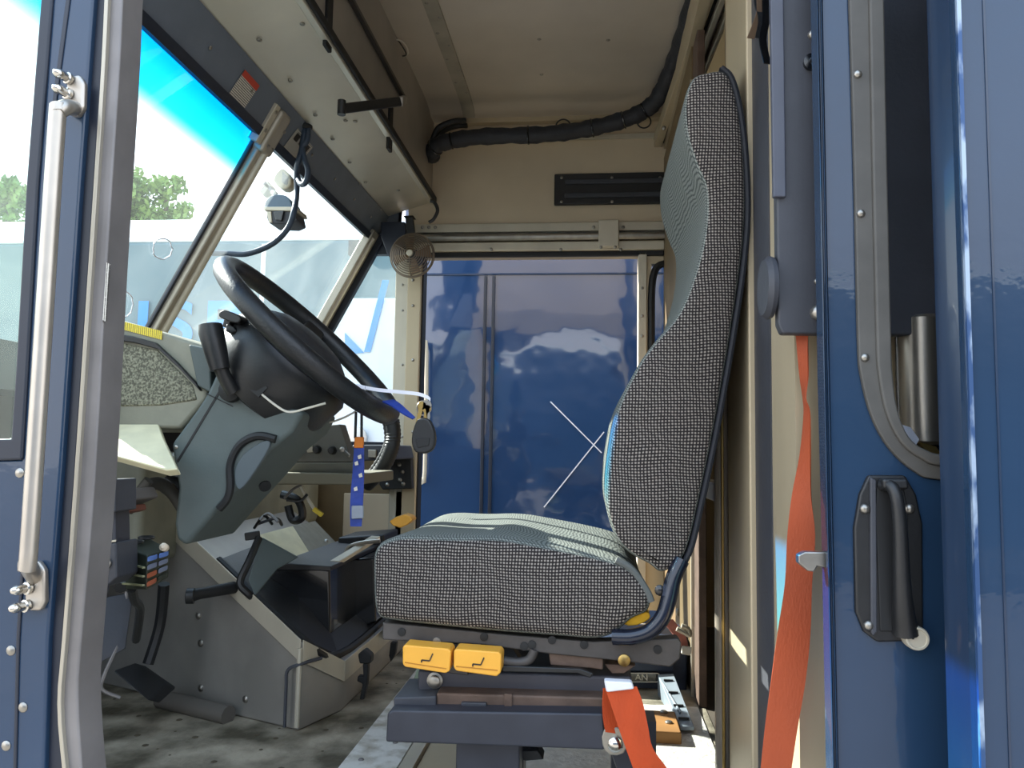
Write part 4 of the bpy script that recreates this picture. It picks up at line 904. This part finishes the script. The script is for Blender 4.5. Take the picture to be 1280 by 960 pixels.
# far dash remainder
fd = thing('far_dash_box', 'dark dash ledge below the far quarter window', 'dash', A(460, 600, 2.6))
MB().prism([(440, 556), (480, 556), (484, 575), (440, 577)], 2.55, 2.95).build('ledge', DGREY, fd, bevel=.006)
MB().box(A(460, 562, 2.54), A(472, 572, 2.56)).build('connector', STEEL, fd, bevel=.002)
hb_ = thing('corrugated_hose', 'thick black hose looping beside the far door jamb', 'hose', A(480, 590, 2.4))
P = smoothpath([A(490, 525, 2.3), A(492, 545, 2.3), A(488, 565, 2.3), A(476, 588, 2.32), A(458, 606, 2.35)], 10)
MB().tube(P, [.022 + (.002 if i % 2 else 0) for i in range(len(P))], 12).build('hose', mat('hose_black', '1d1e20', .5), hb_, True)
P = smoothpath([A(484, 528, 2.35), A(486, 550, 2.35), A(478, 572, 2.35), A(465, 592, 2.38)], 8)
MB().tube(P, [.014 + (.002 if i % 2 else 0) for i in range(len(P))], 12).build('hose', MATS['hose_black'], hb_, True)
bp_ = thing('latch_plate', 'black bolted latch plate beside the far door jamb', 'plate', A(495, 612, 2.93))
MB().prism([(474, 577), (480, 572), (514, 573), (515, 611), (478, 612), (474, 606)], 2.93, 2.97).build('plate', BLK, bp_, bevel=.004)
for px, py in ((484, 588), (499, 581), (504, 605), (500, 600), (484, 606), (503, 590)): MB().dot(A(px, py, 2.93), NY, .008).build('bolt', STEEL, bp_, True)

# =================================================================== ENGINE COVER
ec = thing('engine_cover', 'grey sheet metal engine cover beside the pedals', 'engine cover', (-.9, 2.1, 0))
B0, B1 = AZ(373, 914, 0), AZ(427, 889, 0); B4 = AZ(215, 876, 0); B4 = B0 + (B4 - B0) * ((-1.34 - B0.x) / (B4.x - B0.x))
B2, B3 = Vector((B1.x + .01, 2.68, 0)), Vector((-1.34, 2.68, 0))
zt0 = A(373, 806, B0.y).z
def top(v): return zt0 + max(0, (B0.x - v.x)) * .60
T_ = [Vector((v.x, v.y, top(v))) for v in (B0, B1, B2, B3, B4)]; B_ = [B0, B1, B2, B3, B4]
T_[1].z = A(427, 832, B1.y).z; T_[2].z = T_[1].z; T_[0].z = zt0
MB().loft(T_, B_).build('body', GCOV, ec, bevel=.006)
for a_, b_i in ((4, 0), (0, 1), (1, 2)):
    p, q = T_[a_], T_[b_i]; d = (q - p).normalized(); nrm = d.cross(Vector((0, 0, 1))).normalized()
    nrm = nrm if nrm.dot(Vector((.4, -1, 0))) > 0 else -nrm
    MB().slab([p + nrm * .001 + Vector((0, 0, .012)), q + nrm * .001 + Vector((0, 0, .012)), q + nrm * .001 - Vector((0, 0, .038)), p + nrm * .001 - Vector((0, 0, .038))], nrm * .004).build('edge_flange', ALUW, ec, bevel=.0015)
MB().tube([B0 + Vector((-.003, -.004, .01)), Vector((B0.x - .003, B0.y - .004, .185))], .006, 8).build('corner_bead', ALUW, ec, True)
MB().tube(smoothpath([B0 + Vector((-.03, -.008, .01)), B0 + Vector((-.03, -.008, .10)), B0 + Vector((-.028, -.008, .135)), B0 + Vector((.0, -.006, .15)), B0 + Vector((.03, .05, .15))], 5), .004, 6).build('corner_weld', DGREY, ec, True)
nface = (B0 - B4).cross(Vector((0, 0, 1))).normalized(); nface = nface if nface.y < 0 else -nface
def EC(px, py):
    d = ray(px, py); t = (B0 - CAM).dot(nface) / d.dot(nface); return CAM + d * t
for px, py in ((251, 804), (251, 860), (307, 874), (248, 770)): MB().dot(EC(px, py), nface, .009, .005).build('bolt', STEEL, ec, True)
MB().tube([EC(218, 868) + nface * .04, EC(302, 888) + nface * .04], .022, 10).build('lower_pipe', mat('pipe_dark', '6a655e', .5, .3), ec, True)
o = MB().slab([EC(306, 905) + nface * .05 , EC(340, 910) + nface * .05, EC(338, 916) + nface * .08, EC(306, 916) + nface * .08], (0, 0, .002)).build('floor_scrap', WHITE); tag(o, 'white scrap lying by the engine cover foot', 'scrap')

# cup holder console
cc = thing('cup_holder_console', 'black plastic cup holder tray on the engine cover', 'console', A(380, 815, 1.99))
Y1 = 1.98
MB().prism([(320, 742), (330, 722), (346, 707), (412, 712), (413, 815), (400, 812)], Y1, 2.42).build('bin', BLKG, cc, bevel=.006)
MB().prism([(346, 703), (414, 708), (414, 714), (344, 713)], Y1 - .008, 2.45).build('top_lip', BLK, cc, bevel=.003)
MB().ring(A(385, 706, Y1 + .10) + Vector((0, 0, .01)), (0, 0, 1), .045, .004, 32).build('cup_ring', BLKG, cc, True)
MB().lathe(A(385, 706, Y1 + .10) + Vector((0, 0, .004)), (0, 0, 1), [(.044, 0), (.044, .004), (.03, .004)], 28).build('cup_well', RUB, cc, True)
MB().prism([(425, 700), (468, 697), (470, 778), (436, 790)], 2.2, 2.6).build('rear_bin', BLKG, cc, bevel=.006)
MB().prism([(422, 672), (480, 668), (480, 690), (423, 690)], 2.42, 2.6).build('tray_end', BLK, cc, bevel=.006)
P = smoothpath([A(432, 692, 2.2), A(436, 684, 2.2), A(450, 679, 2.2), A(475, 676, 2.2)], 4); MB().tube(P, .006, 8).build('tray_rim', SATIN, cc, True)
MB().bar(A(418, 704, 2.05), A(470, 672, 2.3), .03, .012).build('tray_divider', ALUW, cc, bevel=.003)
o = thing('rubber_latch', 'black rubber hold-down latch on the engine cover edge', 'latch', A(453, 875, 1.95))
yl = 1.93
MB().prism([(447, 818), (455, 812), (464, 820), (463, 830), (449, 830)], yl, yl + .03).build('head', RUB, o, bevel=.004)
MB().prism([(453, 830), (460, 830), (459, 852), (455, 875), (449, 875), (453, 855), (446, 852), (447, 845), (454, 846)], yl, yl + .02).build('strap', RUB, o, bevel=.003)
o = thing('rubber_latch', 'smaller black rubber latch near the seat front corner', 'latch', A(490, 825, 2.3))
MB().prism([(478, 776), (488, 776), (487, 800), (479, 798)], 2.2, 2.24).build('head', RUB, o, bevel=.004)
MB().prism([(488, 803), (496, 803), (494, 818), (488, 828), (486, 820)], 2.2, 2.22).build('strap', RUB, o, bevel=.003)
ins = Vector((-.018, .035, .009))
tp_ = [T_[4].lerp(T_[0], .62) + ins, T_[0] + ins, T_[1] + Vector((-.02, .02, .02)), T_[1].lerp(T_[2], .6) + Vector((-.02, 0, .02))]
fr_ = Vector((-.95, 2.45, zt0 + (B0.x + .95) * .60 + .009))
MB().add([p for p in tp_] + [fr_] + [p - Vector((0, 0, .012)) for p in tp_] + [fr_ - Vector((0, 0, .012))], [(0, 1, 4), (1, 2, 4), (2, 3, 4), (5, 9, 6), (6, 9, 7), (7, 9, 8), (0, 5, 6, 1), (1, 6, 7, 2), (2, 7, 8, 3), (3, 8, 9, 4), (4, 9, 5, 0)]).build('tray_floor', BLK, cc)
MB().tube(smoothpath(tp_, 5), .010, 8).build('tray_edge', RUB, cc, True)
# open document lid
pb_ = thing('folded_lid', 'sunlit folded grey metal lid behind the cup holder', 'lid', A(375, 700, 2.25))
MB().slab([A(324, 668, 2.05), A(366, 657, 2.25), A(388, 692, 2.2), A(352, 702, 2.0)], (0, .01, -.012)).build('front_leaf', PALE, pb_, bevel=.002)
MB().slab([A(366, 657, 2.25), A(394, 651, 2.5), A(426, 684, 2.45), A(388, 692, 2.2)], (0, .01, -.012)).build('rear_leaf', mat('leaf_grey', '8a8678', .6, 0, .2, 30), pb_, bevel=.002)
MB().dot(A(408, 676, 2.36), (.2, -.6, .7), .007).build('rivet', STEEL, pb_, True)
bs = thing('black_strap', 'black strap with rolled end and grey cover draped over the engine cover', 'strap', A(270, 745, 1.8))
MB().tube([A(236, 745, 1.72), A(250, 742, 1.74), A(300, 733, 1.84)], [.016, .013, .015], 12).build('rolled_end', RUB, bs, True)
MB().lathe(A(237, 745, 1.72), (-1, -.3, 0), [(.018, -.01), (.018, .006), (.012, .008)], 16).build('end_cap', BLK, bs, True)
MB().slab([A(326, 672, 1.85), A(372, 697, 1.9), A(345, 712, 1.86), A(318, 745, 1.80), A(310, 725, 1.8)], (0, .012, 0)).build('cover_flap', mat('flap_grey', '4e5a5c', .55), bs, bevel=.003)
MB().tube(smoothpath([A(324, 672, 1.85), A(312, 700, 1.82), A(300, 728, 1.8), A(310, 742, 1.8), A(318, 748, 1.82)], 5), .009, 8).build('strap_edge', BLK, bs, True)
MB().bar(A(306, 671, 1.85), A(325, 668, 1.86), .01, .02).build('strap_tip', BLK, bs, bevel=.003)
wy = thing('loose_wire_bundle', 'tangle of loose wires with a yellow plug under the switch panel', 'wires', A(370, 640, 2.1))
MB().tube(smoothpath([A(375, 606, 2.05), A(384, 622, 2.05), A(394, 638, 2.05)], 4), .005, 6).build('wire', PAPER, wy, True)
MB().bar(A(392, 636, 2.05), A(403, 644, 2.05), .012, .012).build('yellow_plug', YLAB, wy, bevel=.002)
for pts in ([(356, 622), (366, 612), (376, 606)], [(325, 650), (335, 642), (348, 652)], [(318, 660), (330, 645), (340, 655)], [(322, 655), (345, 648), (352, 656)], [(358, 625), (375, 626), (384, 618)]):
    MB().tube(smoothpath([A(x, y, 2.0 + random.uniform(-.04, .04)) for x, y in pts], 5), .004, 6).build('wire', random.choice([DGREY, ALUD, BLK]), wy, True)
MB().tube(smoothpath([A(352, 618, 2.15), A(372, 625, 2.15), A(378, 645, 2.15), A(366, 650, 2.15), A(360, 632, 2.15)], 5), .012, 8).build('cable', BLK, wy, True)

# pedals
pd = thing('brake_pedal', 'dark brake pedal on a curved arm in the footwell', 'pedal', A(175, 860, 1.75))
MB().tube(smoothpath([A(205, 730, 1.72), A(200, 780, 1.74), A(185, 830, 1.72)], 4), .013, 8).build('arm', BLK, pd, True)
MB().slab([A(140, 838, 1.66), A(168, 828, 1.72), A(208, 856, 1.72), A(185, 876, 1.66)], (.01, .03, -.015)).build('pad', RUB, pd, bevel=.004)
ap = thing('accelerator_pedal', 'long dark accelerator plate beside the door post', 'pedal', A(135, 860, 1.6))
MB().slab([A(122, 748, 1.52), A(158, 740, 1.56), A(148, 806, 1.50), A(112, 826, 1.46)], (.012, .01, -.01)).build('plate', DGREY, ap, bevel=.004)
MB().tube(smoothpath([A(158, 740, 1.56), A(155, 775, 1.54), A(146, 808, 1.5), A(130, 845, 1.48), A(128, 862, 1.48), A(150, 872, 1.5)], 5), .0035, 6).build('edge_cable', ALUD, ap, True)
MB().tube([A(150, 735, 1.55), A(160, 720, 1.6)], .012, 8).build('pivot', BLK, ap, True)

# =================================================================== DRIVER SEAT
se = thing('driver_seat', 'driver seat with black and white woven fabric on a steel base', 'seat', (0, 1.55, 0))
Y0, Y1 = 1.305, 1.80
def inflated(prof, y0, y1, r, bow=0.0, n=4):
    P = [A(x, y, y0) for x, y in sm2(prof, n, True)]; N = len(P)
    area = sum(P[i].x * P[(i + 1) % N].z - P[(i + 1) % N].x * P[i].z for i in range(N)); sg = 1 if area > 0 else -1
    nr = []
    for i in range(N):
        t = P[(i + 2) % N] - P[(i - 2) % N]; nr.append(Vector((-t.z, 0, t.x)).normalized() * sg)
    lay = [(0, r * 1.0), (r * .12, r * .62), (r * .35, r * .30), (r * .75, r * .06), (r * 1.2, 0)]
    W_ = y1 - y0; L_ = [(y, d) for y, d in lay] + [(W_ * .5, bow)] + [(W_ - y, d) for y, d in lay[::-1]]
    m = MB(); rings = []
    for y, d in L_: rings.append([Vector((P[i].x, y0 + y, P[i].z)) + nr[i] * d for i in range(N)])
    cen = sum(rings[0], Vector()) / N
    m.v = [p for rg in rings for p in rg]
    for k in range(len(rings) - 1): m.f += [(k * N + i, k * N + (i + 1) % N, (k + 1) * N + (i + 1) % N, (k + 1) * N + i) for i in range(N)]
    for base in (0, (len(rings) - 1) * N):
        for i in range(N // 2 - 1):
            a, b, c, d = i, i + 1, N - 2 - i, N - 1 - i
            m.f.append(tuple(base + k for k in ((a, b, c, d) if b != c else (a, b, d))))
    return m
back = [(866, 96), (884, 88), (904, 86), (916, 100), (926, 140), (932, 200), (933, 270), (926, 340), (914, 420), (902, 490), (889, 560), (874, 630), (862, 680), (850, 704), (828, 716), (812, 706), (790, 694), (772, 676), (760, 645), (757, 610), (762, 560), (773, 508), (797, 458), (818, 428), (850, 388), (872, 330), (882, 280), (882, 235), (870, 205), (858, 165), (856, 125)]
inflated(back, Y0, Y1, .014, .0).build('backrest', FAB, se, True)
bsf = sm2([(904, 84), (917, 98), (928, 140), (935, 200), (937, 270), (931, 340), (919, 420), (907, 490), (894, 560), (879, 630), (867, 682), (856, 706)], 4)
P = [A(x - 5, y, Y0 + .004) for x, y in bsf]
m = MB(); m.loft(P + [p + Vector((.009, 0, .003)) for p in P[::-1]], [Vector((p.x, Y1 - .02, p.z)) for p in P] + [Vector((p.x + .009, Y1 - .02, p.z + .003)) for p in P[::-1]])
m.build('back_shell', mat('back_shell', '191c24', .5), se, bevel=.004)
MB().tube([p + Vector((.004, .002, 0)) for p in P], .005, 8).build('edge_piping', mat('piping_navy', '171a22', .7), se, True)
cush = [(464, 720), (466, 690), (480, 676), (510, 670), (560, 672), (620, 672), (680, 682), (730, 692), (775, 704), (800, 722), (814, 745), (810, 766), (790, 776), (770, 793), (745, 801), (700, 798), (620, 792), (540, 784), (490, 778), (468, 768)]
inflated(cush, Y0 - .01, Y1, .02, .004).build('cushion', FAB, se, True)
MB().tube(smoothpath([A(770, 700, Y0 + .0), A(790, 712, Y0 + .0), A(808, 738, Y0 + .0), A(814, 752, Y0)], 5), .006, 8).build('cushion_piping', mat('piping_grey', '5d605e', .8), se, True)
MB().prism(sm2([(778, 780), (788, 762), (810, 766), (812, 774), (796, 782)], 2, True), Y0 + .01, Y0 + .10).build('foam_patch', FOAM, se, bevel=.004)
MB().prism(sm2([(486, 652), (505, 643), (516, 650), (500, 660)], 2, True), 2.0, 2.05).build('yellow_tab', YEL, se, bevel=.004)
MB().tube(smoothpath([A(766, 796, Y0 - .005), A(790, 796, Y0 - .01), A(812, 789, Y0 - .012), A(828, 772, Y0 - .012), A(836, 748, Y0 - .008), A(842, 722, Y0 - .002), A(852, 700, Y0 + .005)], 6), .013, 14).build('recliner_tube', NAVYTUBE, se, True)
MB().dot(A(825, 738, Y0 - .004), NY, .009).build('recliner_bolt', BLKG, se, True)
# steel base
YS0 = 1.32
fr = MB().prism([(478, 778), (500, 780), (620, 792), (740, 802), (848, 798), (852, 804), (850, 824), (838, 834), (770, 826), (690, 818), (600, 806), (478, 800)], YS0, YS0 + .03).build('pan_rail', FRAMEM, se, bevel=.003)
MB().prism([(478, 778), (500, 780), (620, 792), (740, 802), (848, 798), (850, 824), (690, 818), (600, 806), (478, 800)], 1.56, 1.59).build('pan_rail', FRAMEM, se, bevel=.003)
MB().prism([(505, 800), (585, 806), (585, 845), (505, 832)], YS0 + .01, YS0 + .03).build('front_gusset', FRAMEM, se, bevel=.002)
MB().prism([(600, 806), (640, 808), (650, 826), (600, 826)], YS0 + .02, YS0 + .05).build('slot_housing', RUB, se, bevel=.002)
for px, py in ((546, 802), (502, 790), (605, 796), (655, 808), (730, 806), (822, 812), (690, 800), (665, 806)): MB().lathe(A(px, py, YS0 - .001), NY, [(.007, -.001), (.007, .0015), (.004, .002)], 12).build('hole' if px not in (546,) else 'bolt', RUB if px != 546 else STEEL, fr, True)
MB().prism([(685, 812), (754, 818), (754, 838), (740, 836), (688, 832)], YS0 + .006, YS0 + .05).build('slide_bracket', BROWNM, se, bevel=.003)
MB().lathe(A(780, 825, YS0 + .0), NY, [(.010, 0), (.010, .004), (.006, .006)], 16).build('slide_bolt', BRASS, se, True)
MB().tube(smoothpath([A(628, 826, YS0), A(648, 828, YS0), A(662, 824, YS0), A(668, 812, YS0)], 4), .008, 10).build('release_rod', FRAMEM, se, True)
MB().prism([(628, 832), (725, 836), (742, 842), (738, 848), (722, 842), (628, 840)], YS0 - .01, YS0 + .0).build('lever_rod', BLK, se, bevel=.002)
MB().prism([(755, 830), (795, 832), (780, 842), (765, 842)], YS0 + .02, YS0 + .06).build('rear_bracket', BROWNM, se, bevel=.002)
MB().prism([(522, 838), (790, 846), (790, 862), (756, 884), (522, 868)], YS0 + .03, 1.52).build('base_box', mat('base_grey', '4a4a52', .55, .2, .15, 16), se, bevel=.005)
MB().prism([(523, 828), (545, 834), (570, 868), (512, 868)], YS0 + .20, YS0 + .23).build('green_gusset', mat('gusset_green', '7b8a76', .6), se, bevel=.002)
bt = MB().lathe(A(544, 850, YS0 + .03), NY, [(.014, 0), (.014, .004), (.010, .005), (.010, .011), (.007, .013)], 6 * 3).build('base_bolt', STEEL, se, True)
MB().prism([(492, 872), (545, 870), (545, 888), (492, 888)], YS0 - .01, YS0 + .10).build('slide_rail', DGREY, se, bevel=.003)
MB().prism([(545, 866), (755, 872), (755, 894), (545, 886)], YS0 - .005, YS0 + .10).build('slide_rail_worn', BROWNM, se, bevel=.004)
MB().prism([(576, 878), (608, 879), (608, 888), (576, 888)], YS0 - .012, YS0 + .0).build('rail_clip', DGREY, se, bevel=.002)
MB().prism([(630, 867), (640, 868), (640, 892), (630, 892)], YS0 - .010, YS0).build('rail_clip', BROWNM, se, bevel=.001)
MB().dot(A(656, 893, YS0 - .01), NY, .006).build('rail_bolt', BLK, se, True)
MB().prism([(484, 892), (490, 888), (755, 892), (756, 938), (482, 928)], YS0 - .04, YS0 + .08).build('cross_beam', BEAM, se, bevel=.004)
MB().prism([(484, 892), (755, 892), (756, 938), (482, 928)], 1.46, 1.52).build('cross_beam', BEAM, se, bevel=.004)
p0 = A(570, 930, YS0); p1 = A(650, 930, YS0)
MB().box((p0.x, YS0, 0), (p1.x, YS0 + .06, p0.z + .02)).build('pedestal', BEAM, se, bevel=.004)
p0 = A(760, 935, YS0)
MB().slab([A(755, 915, YS0 + .02), A(792, 930, YS0 + .02), A(812, 975, YS0 + .02), A(775, 975, YS0 + .02)], (0, .05, 0)).build('pedestal', BEAM, se, bevel=.004)
MB().box((.06, YS0 + .02, 0), (.12, YS0 + .07, .10)).build('pedestal', BEAM, se)
MB().box((-.22, 1.46, 0), (-.12, 1.52, .16)).build('pedestal', BEAM, se); MB().box((.04, 1.46, 0), (.12, 1.52, .16)).build('pedestal', BEAM, se)
MB().prism([(645, 938), (672, 938), (680, 950), (655, 952)], YS0 + .06, YS0 + .10).build('wire_clip', BLK, se, bevel=.003)
# yellow levers
for k, pts in enumerate(([(506, 806), (561, 811), (564, 815), (562, 839), (557, 842), (506, 834), (503, 830), (503, 809)], [(570, 811), (624, 815), (627, 819), (626, 841), (621, 846), (570, 839), (567, 835), (567, 814)])):
    lv = MB().prism(pts, YS0 - .045, YS0 - .005).build('adjust_lever', YEL, se, bevel=.005, seg=3)
    cx, cy = (535, 824) if k == 0 else (599, 829)
    for a_, b2 in (((cx - 8, cy + 1), (cx + 2, cy + 2)), ((cx + 2, cy + 2), (cx + 6, cy - 7)), ((cx - 8, cy + 1), (cx - 8, cy + 4))):
        MB().bar(A(*a_, YS0 - .0455), A(*b2, YS0 - .0455), .002, .002, up=(0, 1, 0)).build('pictogram', INK, lv)
    yb = A(pts[5][0], pts[5][1] - 6, YS0 - .046)
    MB().bar(A(pts[6][0] + 3, pts[6][1] - 2, YS0 - .0455), A(pts[3][0] - 4, pts[3][1] - 3, YS0 - .0455), .0015, .001, up=(0, 1, 0)).build('groove', mat('groove', 'b5791f', .5), lv)

# =================================================================== BELTS
sb = thing('seat_belt', 'long twisted orange-red seat belt hanging down the cream bulkhead', 'seat belt', A(975, 960, 1.06))
L_ = [(993, 400), (996, 430), (1000, 470), (1004, 498), (1005, 520), (1000, 570), (990, 620), (984, 670), (981, 730), (972, 790), (964, 850), (956, 910), (950, 970), (944, 1030)]
R_ = [(1011, 400), (1010, 430), (1010, 470), (1007, 498), (1012, 515), (1013, 560), (1014, 620), (1019, 670), (1015, 730), (1013, 790), (1007, 850), (997, 910), (988, 970), (978, 1030)]
YBL = 1.0
def belt(L_, R_, Y, tw, dyR, name, m_, par, th=.0018):
    N = len(L_); Lp = [A(x, y, Y + (tw[i] if tw else 0)) for i, (x, y) in enumerate(L_)]; Rp = [A(x, y, Y - (tw[i] if tw else 0) + dyR) for i, (x, y) in enumerate(R_)]
    return MB().ribbon(smoothpath(Lp, 4), smoothpath(Rp, 4), th).build(name, m_, par, True)
belt(L_, R_, 1.035, [.0, .005, .012, .018, .016, .012, .008, .004, .002, 0, .003, .005, .006, .006], 0, 'webbing', REDW, sb)
be = thing('belt_anchor_strap', 'bright orange belt loop with white tag bolted by the seat base', 'seat belt', A(790, 960, 1.26))
L1 = [(755, 866), (752, 900), (754, 912), (770, 918)]; 
Lp = [(757, 862), (765, 885), (774, 912), (784, 940), (795, 970), (805, 1000)]; Rp = [(796, 858), (804, 880), (810, 908), (816, 935), (835, 962), (860, 1000)]
belt(Lp, Rp, 1.24, None, 0, 'webbing', ORANGE, be)
Lp = [(754, 860), (753, 880), (754, 900), (757, 915)]; Rp = [(775, 862), (772, 885), (775, 905), (778, 918)]
belt(Lp, Rp, 1.27, None, .01, 'webbing_return', ORANGE, be)
MB().prism([(755, 851), (790, 853), (793, 862), (758, 866)], 1.232, 1.25).build('white_tag', WHITE, be, bevel=.003)
ap_ = MB().prism(sm2([(755, 912), (778, 910), (785, 925), (780, 942), (762, 944), (753, 932)], 2, True), 1.275, 1.285).build('anchor_plate', STEEL, be, bevel=.002)
MB().lathe(A(769, 930, 1.275), NY, [(.012, 0), (.012, .005), (.008, .009), (.002, .010)], 18).build('anchor_bolt', CHROME, ap_, True)

# =================================================================== BEHIND THE SEAT BASE
tb = thing('blue_box', 'dark blue box with oval badge behind the seat base', 'box', A(770, 890, 2.25))
YTB = 2.2
MB().prism([(690, 800), (860, 800), (858, 890), (690, 890)], YTB, YTB + .2).build('case', TOOLBOX, tb, bevel=.006)
MB().prism([(690, 800), (842, 800), (842, 840), (690, 838)], YTB - .02, YTB + .02).build('lid', TOOLBOX, tb, bevel=.004)
c = [(784, 847 + 5.5 * math.sin(a)) if False else (0, 0) for a in (0,)]
pill = [A(812 + (8 if math.cos(a) > 0 else -36) + 5.5 * math.cos(a), 847 + 5.5 * math.sin(a), YTB - .022) for a in [2 * math.pi * i / 24 for i in range(24)]]
MB().slab(pill, (0, .004, 0)).build('badge', BLKG, tb)
MB().tube(pill, .0014, 5, closed=True).build('badge_rim', PAPER, tb)
text('badge_letters', 'AN', .022, PAPER, tb, facecam(A(802, 847, YTB - .024), 1.1))
ag = thing('slotted_angle', 'pale grey slotted steel angle beside the blue box', 'angle', A(850, 905, 2.0))
MB().slab([A(822, 843, 2.15), A(842, 842, 2.15), A(868, 908, 1.86), A(850, 908, 1.86)], (.0, .0, -.01)).build('top_flange', GREYP, ag, bevel=.002)
MB().slab([A(822, 843, 2.15), A(850, 890, 1.92), A(846, 900, 1.92), A(822, 885, 2.15)], (.004, .004, 0)).build('side_flange', GREYP, ag, bevel=.002)
for f in (.15, .4, .65, .88): 
    p = A(832, 843, 2.15).lerp(A(858, 908, 1.86), f) + Vector((0, -.002, .003)); MB().bar(p - Vector((.012, 0, 0)), p + Vector((.012, 0, 0)), .006, .004).build('slot', RUB, ag)
bd = thing('rusty_board', 'rusty brown strip on the floor behind the seat base', 'board', A(790, 908, 2.0))
p0, p1 = AZ(735, 909, .03), AZ(850, 909, .03)
MB().box((p0.x - .2, p0.y, 0), (p1.x, p0.y + .14, .03)).build('board', WOOD, bd, bevel=.004)
for px, py in ((836, 903), (830, 890)): MB().dot(AZ(px, py, .031), (0, 0, 1), .009).build('bolt', STEEL, bd, True)
rh = thing('ratchet_strap', 'pinkish strap end with hook behind the seat corner', 'strap', A(848, 800, 2.0))
P = smoothpath([A(834, 775, 2.0), A(842, 785, 2.0), A(850, 796, 2.0), A(853, 808, 2.0)], 4); MB().ribbon([p - Vector((.014, 0, 0)) for p in P], [p + Vector((.014, .01, 0)) for p in P], .006).build('webbing', PINK, rh, True)
MB().tube(smoothpath([A(846, 786, 1.98), A(854, 790, 1.98), A(862, 794, 1.98), A(860, 786, 1.98), A(852, 782, 1.98)], 4), .006, 8).build('hook', ALUW, rh, True)
MB().bar(A(852, 812, 2.0), A(864, 814, 2.0), .012, .02).build('keeper', PAPER, rh, bevel=.003)
MB().dot(AX(847, 765, XB - .004), (-1, 0, 0), .012).build('wall_bolt', STEEL, rh, True)
